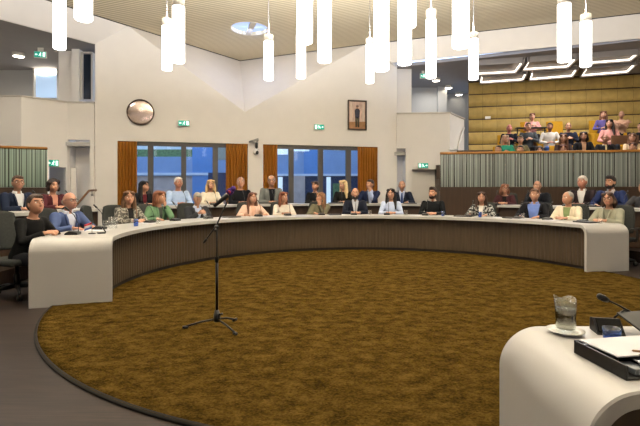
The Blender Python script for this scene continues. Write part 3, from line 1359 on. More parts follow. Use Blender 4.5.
# framed portrait
pc = wp(wt(357), wz(357, 115.3), .03)
W_, H_ = .62, .94
root = empty('framed_portrait', pc, WRZ, 'tall dark framed portrait of a standing figure on the white wall', 'picture')
mb = MB()
for s in (-1, 1):
    mb.box((s * (W_ / 2 - .02), 0, 0), (.045, .05, H_), bev=.008)
    mb.box((0, 0, s * (H_ / 2 - .02)), (W_, .05, .045), bev=.008)
mb.build('frame', mat('dark wooden frame', '#3a2a1e', .4), root)
mb = MB()
mb.box((0, .01, 0), (W_ - .06, .01, H_ - .06))
mb.build('backdrop', mat('painted hall interior', '#c8ad9f', .6, 0, .3, 5, stretch=(3, 1, 1)), root)
mb = MB()
mb.poly([(-.27, .0, -.44), (.27, .0, -.44), (.27, .0, -.2), (-.27, .0, -.22)], .004, n=(0, 1, 0))
mb.build('painted_floor', mat('painted floor', '#9c7048', .6, 0, .2, 8), root)
mb = MB()
for x in (-.2, .2):
    mb.box((x, .0, .12), (.06, .004, .6))
mb.build('painted_columns', mat('painted columns', '#cdbcae', .6), root)
mb = MB()
mb.ell((0, -.004, .24), (.035, .004, .048), 12, 8)
mb.build('painted_face', skin('#c99a80'), root)
mb = MB()
mb.ell((0, -.004, .285), (.05, .004, .02), 12, 6)
mb.loft([((0, -.004, .2), (.05, 0, 0), (0, .003, 0)), ((0, -.004, .14), (.085, 0, 0), (0, .003, 0)), ((0, -.004, -.02), (.075, 0, 0), (0, .003, 0)), ((0, -.004, -.1), (.07, 0, 0), (0, .003, 0))], 10)
mb.build('painted_coat', mat('painted dark coat', '#23273a', .6), root)
mb = MB()
for s in (-1, 1):
    mb.loft([((s * .033, -.004, -.08), (.036, 0, 0), (0, .003, 0)), ((s * .036, -.004, -.38), (.025, 0, 0), (0, .003, 0))], 10)
mb.build('painted_trousers', mat('painted olive trousers', '#3d3a2c', .6), root)
# conference camera on its bracket
pc = wp(wt(253.5), wz(253.5, 142.5), 0)
root = empty('wall_camera', pc, WRZ, 'white bracketed security camera with dark dome on the pier between the curtains', 'camera')
mb = MB()
mb.poly([(-.14, -.02, -.02), (-.04, -.16, .0), (.13, -.16, .06), (.13, -.01, .06)], .06, n=(0, 0, 1))
mb.build('bracket', M['grey_plastic'], root)
mb = MB()
mb.box((.09, -.06, -.09), (.075, .06, .16), bev=.01)
mb.tube([(.09, -.06, -.16), (.08, -.09, -.22)], .016, 8)
mb.build('arm', M['black'], root)
mb = MB()
mb.ell((.06, -.10, -.29), (.085, .085, .10), 18, 12)
mb.box((.10, -.05, -.2), (.16, .05, .02), bev=.006)
mb.build('dome', M['porcelain'], root)
mb = MB()
mb.ell((.09, -.16, -.31), (.052, .035, .058), 14, 10)
mb.build('lens', M['black'], root)
# light switch, handrails
hr = empty('handrail', at(91, 191, 11.75), 0, 'brown wooden handrail running down beside the white wall pier', 'handrail')
mb = MB()
p0 = hr.location
mb.tube([at(96, 190.2, 11.9) - p0, at(89, 190.6, 11.6) - p0, at(74, 208, 10.8) - p0], .028, 10)
mb.build('rail', M['rail_wood'], hr)
mb = MB()
mb.tube([at(92, 191, 11.75) - p0, at(92, 194.5, 11.8) - p0, at(93.5, 195.5, 12.1) - p0], .014, 8)
mb.ell(at(92, 194.8, 11.9) - p0, (.03, .03, .035), 10, 8)
mb.build('wall_bracket', M['chrome'], hr)
hr = empty('handrail', at(458, 140, 14.6), 0, 'thin white handrail on the side of the box balcony by the padded wall', 'handrail')
p0 = hr.location
mb = MB()
mb.tube([at(457.5, 149.5, 14.75) - p0, at(464, 128, 15.3) - p0], .03, 8)
mb.tube([at(449, 149.5, 14.2) - p0, at(457.5, 149.5, 14.75) - p0], .025, 8)
mb.build('rail', M['porcelain'], hr)
# door panel in the doorway beside the left screen
mb = MB()
q = on_line(L0, L1, 62) + V((.03, .35, 0))
mb.box((q.x, q.y, .2 + .85), (.35, .05, 1.7))
o = struct(mb.build('door_1', M['white_wall']))
mb = MB()
mb.box((q.x - .12, q.y - .05, 1.15), (.1, .03, .02), bev=.006)
ob = mb.build('door_handle', M['chrome'], o)
mb = MB()
q = on_line(RB0, RB1, 436) + V((-.02, .32, 0))
mb.box((q.x - .35, q.y, .2 + .9), (.95, .05, 1.8))
o = struct(mb.build('door_2', M['white_wall']))
mb = MB()
mb.box((q.x + .02, q.y - .05, 1.15), (.1, .03, .02), bev=.006)
mb.build('door_handle', M['chrome'], o)

# ------------------------------------------------------------------ people
def head_fn(d):
    x, y, z = d.x, d.y, d.z
    X, Y, Z = .074 * x, .094 * y, .113 * z
    if z < 0:
        t = -z
        X *= 1 - .22 * t ** 1.6 + .18 * t ** 4
        if y > 0:
            Y *= 1 - .42 * t
        else:
            Y *= 1 + .42 * t
            if abs(x) < .5:
                Y -= .006 * t
    else:
        if y > 0:
            Y *= 1.06
    if y < 0:
        for s in (-1, 1):
            Y += .011 * math.exp(-((X - s * .031) / .015) ** 2 - ((Z - .012) / .012) ** 2)
        Y -= .005 * math.exp(-((Z - .038) / .012) ** 2) * max(0, -y)
        Y -= .006 * math.exp(-((Z + .088) / .018) ** 2) * math.exp(-(X / .025) ** 2)
    return V((X, Y, Z))


def hand(mb, W, fwd, up, side, curl=.5, sc=1.0):
    """hand at wrist W; fwd along the palm, up = back of the hand, side = towards the thumb"""
    fwd, up, side = V(fwd).normalized(), V(up), V(side)
    up = (up - fwd * up.dot(fwd)).normalized()
    side = side - fwd * side.dot(fwd) - up * side.dot(up)
    side.normalize()
    W = V(W)
    rings = []
    for t, w, h in ((-.01, .026, .02), (.02, .034, .018), (.055, .041, .016), (.085, .040, .013), (.096, .034, .009)):
        rings.append((W + fwd * t * sc, side * w * sc, up * h * sc))
    mb.loft(rings, 12)
    for k, (o, L, r) in enumerate(((.0335, .072, .0082), (.0112, .080, .0085), (-.0112, .075, .0082), (-.0335, .060, .0074))):
        b = W + fwd * .08 * sc + side * o * sc
        a1, a2, a3 = curl * .5, curl * 1.1, curl * 1.7
        p = [b, b + (fwd * math.cos(a1) - up * math.sin(a1) + side * o * 4.5) * L * .42 * sc]
        p.append(p[-1] + (fwd * math.cos(a2) - up * math.sin(a2) + side * o * 3.0) * L * .33 * sc)
        p.append(p[-1] + (fwd * math.cos(a3) - up * math.sin(a3)) * L * .27 * sc)
        mb.tube(p, [r * 1.05 * sc, r * sc, r * .94 * sc, r * .7 * sc], 8)
        mb.ell(p[-1], r * .75 * sc, 8, 6)
    b = W + fwd * .022 * sc + side * .026 * sc
    p = [b, b + (fwd * .55 + side * .75 - up * .2).normalized() * .036 * sc]
    p.append(p[-1] + (fwd * .85 + side * .4 - up * .25).normalized() * .03 * sc)
    p.append(p[-1] + (fwd * .95 + side * .1 - up * .3).normalized() * .022 * sc)
    mb.tube(p, [.015 * sc, .0125 * sc, .011 * sc, .008 * sc], 8)
    mb.ell(p[-1], .0085 * sc, 8, 6)


def elbow(S, W, l1, l2, hint):
    S, W = V(S), V(W)
    d = W - S
    L = min(d.length, (l1 + l2) * .995)
    d.normalize()
    W = S + d * L
    a = (l1 * l1 - l2 * l2 + L * L) / (2 * L)
    h = math.sqrt(max(0, l1 * l1 - a * a))
    q = V(hint)
    q = (q - d * q.dot(d)).normalized()
    return S + d * a + q * h, W


class Fig:
    """seated figure in local space: faces -Y, floor at z 0, seat at about z 0.45"""

    def __init__(s, spec):
        s.k = spec.get('s', 1.0)
        s.fem = spec.get('fem', False)
        s.lean = D2R(spec.get('lean', 8))
        s.roll = D2R(spec.get('roll', 0))
        s.fat = spec.get('fat', 1.0)
        s.beard = bool(spec.get('beard'))
        s.P0 = V((0, .04, .53 + spec.get('lift', 0)))
        s.ax = V((math.sin(s.roll), -math.sin(s.lean) * math.cos(s.roll), math.cos(s.lean) * math.cos(s.roll)))
        s.fw = V((0, -math.cos(s.lean), -math.sin(s.lean)))
        s.rt = s.fw.cross(s.ax)
        if s.rt.x < 0:
            s.rt = -s.rt
        k = s.k
        N = s.sp(.53)
        s.N = N
        s.H = N + V((math.sin(s.roll) * .1, -.035 + spec.get('jut', 0), .160)) * k
        yaw, pit, rol = spec.get('yaw', 0), spec.get('pitch', 0), spec.get('hroll', 0)
        s.HR = (Matrix.Rotation(D2R(yaw), 3, 'Z') @ Matrix.Rotation(D2R(pit), 3, 'X') @ Matrix.Rotation(D2R(rol), 3, 'Y'))
        s.hm = 1.13
        zt = (ZT + .032) if not spec.get('gallery') else .62
        pose = spec.get('pose', 'clasp')
        sw = .172 if s.fem else .192
        s.S = [s.sp(.455) + s.rt * (-sw * k), s.sp(.455) + s.rt * (sw * k)]   # index 0: x<0 , 1: x>0
        s.hands = []
        s.arm = []
        l1, l2 = .285 * k, .262 * k
        y0 = s.N.y
        tg = {'clasp': [(-.075, -.36, zt + .005), (.075, -.36, zt + .005)],
              'rest': [(-.16, -.40, zt), (.14, -.37, zt)],
              'wide': [(-.22, -.38, zt), (.22, -.38, zt)],
              'lap': [(-.09, -.24, .66), (.09, -.24, .66)],
              'phone': [(-.05, -.33, zt + .07), (.05, -.33, zt + .07)],
              'chin': [(-.15, -.34, zt), None],
              'chinl': [None, (.12, -.34, zt)],
              'fold': [(.09, -.25, .83), (-.09, -.27, .80)],
              'up': [(-.06, -.26, zt + .16), (.06, -.26, zt + .17)]}[pose]
        for i in (0, 1):
            sg = -1 if i == 0 else 1
            t = tg[i]
            inward = V((-sg, 0, 0))
            if t is None:
                W = s.H + s.HR @ V((sg * .055, -.085, -.17)) * k
                E = V((sg * .2, W.y - .04, ZT + .045))
                # elbow stands on the desk when it can
                E, W = elbow(s.S[i], W, l1, l2, (sg * .5, -.25, -1))
                s.hands.append((W, (s.HR @ V((-sg * .1, .05, 1))), V((sg * .4, -1, 0)), V((sg * 1.0, .4, 0)), .9))
            else:
                W = V((t[0] + s.roll * .3, t[1] + min(0, y0 + .12) * .35, t[2]))
                E, W = elbow(s.S[i], W, l1, l2, (sg * .75, .15, -.75))
                f = V((-sg * .45, -1, -.08))
                up = V((0, 0, 1))
                cu = .55
                if pose == 'clasp':
                    f, cu, up = V((-sg * .95, -.75, .05)), .75, V((sg * .45, -.3, 1))
                if pose == 'fold':
                    f, up, cu = V((-sg * .0 + (1 if i == 0 else -1), -.1, .1)), V((0, -1, .3)), .4
                if pose in ('phone', 'up', 'lap'):
                    f, cu, up = V((-sg * .7, -.7, .25)), .9, V((sg * .5, -.6, .7))
                s.hands.append((W, f, up, inward, cu))
            s.arm.append((s.S[i], E, W))

    def sp(s, t):
        return s.P0 + s.ax * (t * s.k)

    def torso(s, mb, g=0.0, top=.53, cut=False):
        k, F = s.k, s.fat
        prof = [(-.10, .150, .11), (-.02, .172, .125), (.08, .160 if not s.fem else .150, .118), (.18, .150 if not s.fem else .132, .108),
                (.28, .165 if not s.fem else .145, .116 if not s.fem else .122), (.38, .180 if not s.fem else .158, .112), (.44, .178 if not s.fem else .16, .095),
                (.485, .135, .075), (.515, .085, .062), (.535, .062, .056)]
        rings = []
        for t, a, b in prof:
            if t > top:
                break
            f2 = F if t < .3 else 1 + (F - 1) * .5
            gg = g if t < .5 else g * .7
            c = s.sp(t) + s.fw * (.012 if s.fem and .25 < t < .4 else 0)
            rings.append((c, s.rt * (a * k * f2 + gg), s.fw * (b * k * f2 + gg)))
        mb.loft(rings, 24)
        return rings

    def arms(s, mb, g=0.0, end=1.0, r=1.0):
        k = s.k
        for S, E, W in s.arm:
            We = E + (W - E) * end
            pts = [S - (E - S) * .05, S + (E - S) * .45, S + (E - S) * .93, E + (We - E) * .2, E + (We - E) * .6, We]
            rr = [.056, .049, .042, .042, .037, .028 if end > .98 else .034]
            mb.tube(pts, [a * k * r + g for a in rr], 14)
            mb.ell(S, (.058 * k + g,) * 3, 12, 8)
            mb.ell(E, (.042 * k + g,) * 3, 12, 8)

    def legs(s, mb, g=0.0, zb=.09, feet=False):
        k = s.k
        for sg in (-1, 1):
            hp = s.P0 + V((sg * .085 * k, .0, -.03))
            kn = V((sg * .13, -.40 * k, s.P0.z - .025))
            an = V((sg * .13, -.36 * k, zb))
            mb.tube([hp, hp + (kn - hp) * .5, kn], [.082 * k + g, .073 * k + g, .056 * k + g], 14)
            mb.ell(kn, (.056 * k + g,) * 3, 12, 8)
            mb.tube([kn, kn + (an - kn) * .35, an], [.054 * k + g, .052 * k + g, .036 * k + g], 12)
            if feet:
                mb.ell(an + V((0, -.06, -.045)), (.04, .11, .035), 12, 8)

    def head(s, mb):
        k = s.k * s.hm
        R = s.HR
        T = lambda x, y, z: s.H + R @ V((x, y, z)) * k
        mb.ell(s.H, 1, 30, 24, fn=lambda d: R @ head_fn(d) * k)
        mb.tube([T(0, -.084, .022), T(0, -.100, -.005), T(0, -.108, -.02)], [.008 * k, .0105 * k, .012 * k], 10)
        mb.ell(T(0, -.107, -.022), .0125 * k, 10, 8)
        for sg in (-1, 1):
            mb.ell(T(sg * .011, -.1, -.026), .0085 * k, 8, 6)
            mb.ell(T(sg * .0745, .012, -.005), (.010 * k, .019 * k, .031 * k), 10, 8, R=R @ Matrix.Rotation(D2R(sg * 18), 3, 'Z'))
        mb.tube([s.sp(.49), s.N + V((0, 0, .02)), s.H + R @ V((0, .018, -.05)) * k], [.058 * s.k, .053 * s.k, .052 * s.k], 16)

    def face_bits(s, mb):
        """eyes, brows and lips, islands of the body's own mesh"""
        k = s.k * s.hm
        R = s.HR
        T = lambda x, y, z: s.H + R @ V((x, y, z)) * k
        for sg in (-1, 1):
            mb.ell(T(sg * .031, -.0685, .012), (.0145 * k, .0125 * k, .0095 * k), 12, 8, 1, R)
            mb.ell(T(sg * .031, -.0765, .012), (.0062 * k, .0055 * k, .0062 * k), 10, 6, 2, R)
            br = []
            for bx, bz in ((.014, .034), (.028, .039), (.041, .038), (.051, .032)):
                br.append(T(sg * bx, -.0945 * math.sqrt(1 - (bx / .076) ** 2 - (bz / .113) ** 2) - .003, bz))
            mb.tube(br, [.0042 * k, .0052 * k, .0048 * k, .003 * k], 6, 4)
        ly = -.0965 if not s.beard else -.108
        mb.ell(T(0, ly, -.052), (.023 * k, .0075 * k, .0048 * k), 12, 6, 3, R)
        mb.ell(T(0, ly, -.060), (.020 * k, .008 * k, .0058 * k), 12, 6, 3, R)

    def hair(s, mb, style):
        k = s.k * s.hm
        R = s.HR
        T = lambda x, y, z: s.H + R @ V((x, y, z)) * k
        E = lambda c, r, **q: mb.ell(T(*c), tuple(a * k for a in r), 18, 14, R=R, **q)
        if style == 'bald':
            for sg in (-1, 1):
                E((sg * .064, .03, -.01), (.016, .045, .035))
            E((0, .072, -.02), (.055, .03, .04))
        elif style == 'short':
            E((0, .020, .030), (.081, .097, .094))
            E((0, .040, -.005), (.077, .075, .075))
            E((.012, -.045, .082), (.052, .045, .028))
        elif style == 'crop':
            E((0, .020, .026), (.0785, .094, .0925))
            E((0, .036, -.005), (.0755, .072, .070))
        elif style == 'quiff':
            E((0, .018, .034), (.081, .097, .097))
            E((0, .036, -.005), (.077, .075, .072))
            E((0, -.048, .095), (.056, .048, .036))
        elif style == 'curly':
            E((0, .022, .040), (.098, .100, .100))
            for a in range(14):
                t = a / 14 * 2 * PI
                E((.078 * math.cos(t), .03 + .075 * math.sin(t) if math.sin(t) > -.5 else .0, .02 + .06 * random.uniform(-.8, 1)), (.036, .036, .036))
            for sg in (-1, 1):
                E((sg * .082, .02, -.05), (.032, .042, .05))
        else:
            E((0, .022, .030), (.084, .098, .095))
            for sg in (-1, 1):
                E((sg * .045, -.03, .078), (.046, .058, .035))
            E((0, .045, -.03), (.080, .068, .085))
            L = {'bob': .10, 'mid': .19, 'long': .30, 'tied': .05}[style]
            if style == 'tied':
                E((0, .105, .0), (.035, .035, .04))
            else:
                for sg in (-1, 1):
                    pts = [T(sg * .066, -.002, .055), T(sg * .080, .012, -.02), T(sg * .084, .012, -.02 - L * .5)]
                    b = T(sg * .084, .012, -.02 - L * .5)
                    tip = b + (s.rt * sg * .012 - V((0, 0, 1)) * L * .5 + s.fw * (.05 if L > .2 else 0)) * s.k
                    pts.append(tip)
                    mb.tube(pts, [.022 * k, .034 * k, .040 * k, .020 * k], 10)
                    mb.ell(tip, .017 * k, 8, 6)
                mb.loft([(T(0, .07, .0), R @ V((.078, 0, 0)) * k, R @ V((0, .04, 0)) * k),
                         (T(0, .075, -.09), R @ V((.088, 0, 0)) * k, R @ V((0, .034, 0)) * k),
                         (T(0, .085, -.09) - V((0, 0, 1)) * L * .55, R @ V((.086, 0, 0)) * k, R @ V((0, .03, 0)) * k),
                         (T(0, .085, -.09) - V((0, 0, 1)) * L * .8, R @ V((.05, 0, 0)) * k, R @ V((0, .018, 0)) * k)], 16)


def obj_of(name, me, mats, parent):
    if mats:
        me.materials.clear()
        for m in mats:
            me.materials.append(m)
    o = bpy.data.objects.new(name, me)
    COL.objects.link(o)
    if parent:
        o.parent = parent
    return o


LIPS = mat('lips', '#a8655a', .5)
EYEW = mat('eye white', '#e6e2dc', .3)
IRIS = mat('dark iris', '#2a2019', .2)


def person(spec, loc, rz, label, group):
    F = Fig(spec)
    gal = spec.get('gallery')
    vox = .012 if gal else .0064
    mb = MB()
    F.torso(mb)
    F.arms(mb)
    F.legs(mb, feet=True)
    F.head(mb)
    for W, f, up, sd, cu in F.hands:
        hand(mb, W, f, up, sd, cu, F.k * (1.0 if not F.fem else .92))
    me = remesh(mb, vox, 1 if not gal else 2)
    sk = skin(spec.get('skin', '#c99478'))
    hm = hairmat(spec.get('hc', '#4a3526'))
    for m_ in (sk, EYEW, IRIS, LIPS, hm):
        me.materials.append(m_)
    fb_ = MB()
    F.face_bits(fb_)
    bm = bmesh.new()
    bm.from_mesh(me)
    o0 = len(bm.verts)
    vv = [bm.verts.new(p) for p in fb_.v]
    for f, mi in zip(fb_.f, fb_.m):
        try:
            q = bm.faces.new([vv[i] for i in f])
            q.material_index = mi
            q.smooth = True
        except ValueError:
            pass
    bm.to_mesh(me)
    bm.free()
    body = obj_of('person', me, None, None)
    body.location = loc
    body.rotation_euler = (0, 0, rz)
    tag(body, label, 'person', group)
    # hair
    mb = MB()
    F.hair(mb, spec.get('hair', 'short'))
    hme = remesh(mb, .011 if not gal else .014, 2)
    obj_of('hair', hme, [hm], body)
    # top
    top = spec.get('top', '#222228')
    tm = top if not isinstance(top, str) else cloth(top)
    mb = MB()
    F.torso(mb, .011)
    F.arms(mb, .009, spec.get('sleeve', .93))
    obj_of('shirt' if not F.fem else 'blouse', remesh(mb, .013, 3), [tm], body)
    jk = spec.get('jacket')
    if jk:
        jm = jk if not isinstance(jk, str) else cloth(jk)
        mb = MB()
        F.torso(mb, .024, .52)
        F.arms(mb, .013, .90)
        jme = remesh(mb, .013, 3)
        lo, hw = spec.get('open', (.12, .075))
        bm = bmesh.new()
        bm.from_mesh(jme)
        kill = []
        for f in bm.faces:
            c = f.calc_center_median() - F.P0
            t = c.dot(F.ax) / F.k
            y = c.dot(F.fw)
            x = abs(c.dot(F.rt))
            if y > .02 and t > lo and x < (.012 + hw * min(1.0, (t - lo) / .34)) * F.k:
                kill.append(f)
            elif t > .50 and x < .085 * F.k:
                kill.append(f)
        bmesh.ops.delete(bm, geom=kill, context='FACES')
        bm.to_mesh(jme)
        bm.free()
        jo = obj_of('jacket', jme, [jm], body)
        so = jo.modifiers.new('s', 'SOLIDIFY')
        so.thickness = .007
        so.offset = 1
        # lapels along the opening
        mb = MB()
        for sg in (-1, 1):
            pts = []
            for t in (lo, lo + .12, lo + .24, .455, .515):
                q = F.sp(t) + F.rt * (sg * (.016 + hw * min(1, (t - lo) / .34)) * F.k)
                dep = .150 if t < .30 else (.148 if t < .40 else (.118 if t < .5 else .072))
                pts.append(q + F.fw * dep * F.k * (1 + (F.fat - 1) * .7))
            for a in range(4):
                pass
            mb.tube(pts, [.006, .014, .020, .022, .014], 6)
        obj_of('lapels', mb.mesh('lapels', []), [jm], body)
    if spec.get('tie'):
        mb = MB()
        pts = [F.sp(t) + F.fw * dep * F.k for t, dep in ((.50, .078), (.44, .112), (.36, .132), (.25, .137), (.15, .130))]
        mb.loft([(p, F.rt * w, F.fw * .008) for p, w in zip(pts, (.02, .022, .028, .036, .03))], 8)
        obj_of('tie', mb.mesh('tie', []), [cloth(spec['tie'])], body)
    if spec.get('collar'):
        mb = MB()
        n_ = 18
        rings = []
        vs, fs = [], []
        for i in range(n_ + 1):
            a = D2R(25 + 310 * i / n_)      # opens at the front
            dirv = F.fw * math.cos(a) + F.rt * math.sin(a)
            vs.append(F.sp(.50) + dirv * .080 * F.k)
            vs.append(F.sp(.555) + dirv * .064 * F.k)
        for i in range(n_):
            fs.append([2 * i, 2 * i + 1, 2 * i + 3, 2 * i + 2])
        mb.add(vs, fs)
        co = obj_of('collar', mb.mesh('collar', []), [cloth(spec['collar'])], body)
        so = co.modifiers.new('s', 'SOLIDIFY')
        so.thickness = .008
    k = F.k * F.hm
    T = lambda x, y, z: F.H + F.HR @ V((x, y, z)) * k
    if spec.get('beard'):
        mb = MB()
        mb.ell(T(0, -.047, -.078), (.058 * k, .068 * k, .044 * k), 18, 12, R=F.HR)
        for sg in (-1, 1):
            mb.ell(T(sg * .058, -.012, -.045), (.016 * k, .032 * k, .045 * k), 10, 8, R=F.HR)
        mb.ell(T(0, -.098, -.041), (.028 * k, .010 * k, .008 * k), 10, 6, R=F.HR)
        obj_of('beard', remesh(mb, .01, 2), [hairmat(spec['beard'])], body)
    if spec.get('glasses'):
        mb = MB()
        for sg in (-1, 1):
            ring_ = [T(sg * .034 + .024 * math.cos(a), -.096 + .02 * abs(.024 * math.cos(a)) * 10, .012 + .017 * math.sin(a)) for a in [i * PI / 8 for i in range(17)]]
            mb.tube(ring_, .0028 * k, 5, cap=False)
            mb.tube([T(sg * .058, -.092, .018), T(sg * .076, -.02, .016), T(sg * .078, .015, .008)], .0026 * k, 5)
        mb.tube([T(-.011, -.1, .016), T(0, -.103, .018), T(.011, -.1, .016)], .0028 * k, 5)
        obj_of('glasses', mb.mesh('glasses', []), [M['black']], body)
    mb = MB()
    F.legs(mb, .009, .11)
    mb.loft([(F.sp(-.09), F.rt * .165 * F.k, F.fw * .125 * F.k), (F.sp(.05), F.rt * .178 * F.k * F.fat, F.fw * .138 * F.k * F.fat)], 20)
    obj_of('trousers', remesh(mb, .018, 3), [cloth(spec.get('legs', '#23242a'))], body)
    mb = MB()
    for sg in (-1, 1):
        c = V((sg * .13, -.36 * F.k - .06, .045))
        mb.ell(c, (.048, .125, .045), 14, 10)
    obj_of('shoes', mb.mesh('shoes', []), [M['black']], body)
    return body, F


# ------------------------------------------------------------------ office chair
def make_chair():
    root = empty('office_chair', (0, 0, 0))
    mb = MB()
    mb.box((0, .02, .425), (.50, .48, .07), bev=.03)
    mb.build('seat', M['dark_fabric'], root)
    mb = MB()
    vs, fs = [], []
    nx, nz = 12, 12
    for sd in (0, 1):
        for i in range(nx + 1):
            for j in range(nz + 1):
                u, w = i / nx * 2 - 1, j / nz
                hw = .235 * (1 - .18 * w ** 3) * (1 - .12 * (1 - w) ** 2)
                y = .265 - .055 * u * u + .05 * w + (.0 if sd == 0 else .045 * (1 - u ** 6) * (1 - (2 * w - 1) ** 6) + .012)
                z = .53 + .48 * w - .03 * abs(u) ** 3 * w
                vs.append(V((u * hw, y, z)))
    N_ = (nx + 1) * (nz + 1)
    for sd in (0, 1):
        for i in range(nx):
            for j in range(nz):
                a = sd * N_ + i * (nz + 1) + j
                q = [a, a + nz + 1, a + nz + 2, a + 1]
                fs.append(q if sd == 0 else q[::-1])
    border = [(i, 0) for i in range(nx)] + [(nx, j) for j in range(nz)] + [(i, nz) for i in range(nx, 0, -1)] + [(0, j) for j in range(nz, 0, -1)]
    for b in range(len(border)):
        i, j = border[b]
        p, q = border[(b + 1) % len(border)]
        a, c = i * (nz + 1) + j, p * (nz + 1) + q
        fs.append([a, c, c + N_, a + N_])
    mb.add(vs, fs)
    mb.build('backrest', M['dark_fabric'], root)
    mb = MB()
    mb.tube([(0, .10, .385), (0, .28, .42), (0, .315, .56), (0, .33, .75)], [.03, .028, .026, .02], 8)
    mb.build('back_support', M['black'], root)
    for sg in (-1, 1):
        mb = MB()
        mb.tube([(sg * .24, .10, .40), (sg * .30, .10, .42), (sg * .305, .10, .60)], [.018, .018, .016], 8)
        mb.box((sg * .30, .05, .618), (.06, .27, .035), bev=.015)
        mb.build('armrest', M['black'], root)
    mb = MB()
    mb.lathe([(.0, .12), (.035, .12), (.033, .26), (.022, .27), (.022, .39), (0, .39)], 14)
    mb.build('column', M['black_metal'], root)
    mb = MB()
    for k in range(5):
        a = 2 * PI * k / 5 + .3
        mb.tube([(0, 0, .13), (.18 * math.cos(a), .18 * math.sin(a), .115), (.30 * math.cos(a), .30 * math.sin(a), .085)], [.03, .024, .017], 8)
    mb.ell((0, 0, .13), (.05, .05, .03), 14, 8)
    base = mb.build('base', M['black'], root)
    for k in range(5):
        a = 2 * PI * k / 5 + .3
        mb = MB()
        Rk = Matrix.Rotation(a, 3, 'Z') @ Matrix.Rotation(PI / 2, 3, 'X')
        for s in (-.018, .018):
            mb.lathe([(0, s - .009), (.033, s - .009), (.033, s + .009), (0, s + .009)], 14, (.30 * math.cos(a), .30 * math.sin(a), .035), R=Rk)
        mb.build('caster', M['black'], base)
    return root


CHAIR0 = make_chair()
chair_first = [True]


def chair(loc, rz, label, group='office chairs at the curved desks'):
    o = CHAIR0 if chair_first[0] else copy_tree(CHAIR0)
    chair_first[0] = False
    o.location = loc
    o.rotation_euler = (0, 0, rz)
    tag(o, label, 'chair', group)
    return o


# ------------------------------------------------------------------ desk microphones, glasses, papers
def make_mic():
    root = empty('conference_microphone', (0, 0, 0))
    mb = MB()
    mb.poly([(-.065, -.07, 0), (-.065, .07, 0), (-.065, .07, .018), (-.065, .02, .045), (-.065, -.07, .03)], .13, n=(1, 0, 0))
    mb.build('base', M['black'], root)
    mb = MB()
    mb.box((0, .045, .034), (.10, .045, .006), R=Matrix.Rotation(D2R(-28), 3, 'X'))
    mb.build('keypad', M['grey_plastic'], root)
    mb = MB()
    mb.tube([(.04, -.05, .03), (.04, -.045, .13), (.038, .0, .23), (.036, .06, .29)], .0045, 6)
    mb.build('gooseneck', M['black_metal'], root)
    mb = MB()
    mb.tube([(.036, .055, .286), (.0355, .075, .305), (.035, .098, .325)], [.009, .012, .010], 8)
    mb.ell((.035, .10, .327), .0115, 10, 8)
    mb.build('microphone_head', M['black'], root)
    return root


MIC0 = make_mic()
mic_first = [True]


def mic(loc, rz, label):
    o = MIC0 if mic_first[0] else copy_tree(MIC0)
    mic_first[0] = False
    o.location = loc
    o.rotation_euler = (0, 0, rz)
    tag(o, label, 'microphone', 'conference microphones on the desks')


def make_glass(r=.034, h=.10, fill=.6, m='glass'):
    root = empty('drinking_glass', (0, 0, 0))
    mb = MB()
    mb.lathe([(0, 0), (r * .86, 0), (r, h), (r * .93, h), (r * .80, .006), (0, .006)], 20)
    mb.build('tumbler', M[m], root)
    if fill:
        mb = MB()
        mb.lathe([(0, .008), (r * .79, .008), (r * .86, h * fill), (0, h * fill)], 20)
        mb.build('water', M['water'], root)
    return root


def make_jug():
    root = empty('water_jug', (0, 0, 0))
    mb = MB()
    mb.lathe([(0, 0), (.055, 0), (.06, .16), (.057, .16), (.052, .008), (0, .008)], 24)
    mb.build('jug_body', M['glass'], root)
    mb = MB()
    mb.tube([(.058, 0, .14), (.095, 0, .13), (.095, 0, .06), (.055, 0, .04)], .007, 8)
    mb.build('handle', M['glass'], root)
    mb = MB()
    mb.lathe([(0, .01), (.051, .01), (.055, .10), (0, .10)], 24)
    mb.build('water', M['water'], root)
    return root


def paper(loc, rz, label, w=.21, h=.297, th=.006):
    mb = MB()
    mb.box((0, 0, th / 2), (w, h, th))
    return tag(mb.build('paper_sheets', M['paper'], None, loc, rz), label, 'papers', 'papers on the desks')


# ------------------------------------------------------------------ who sits where
def spec(**k):
    return k


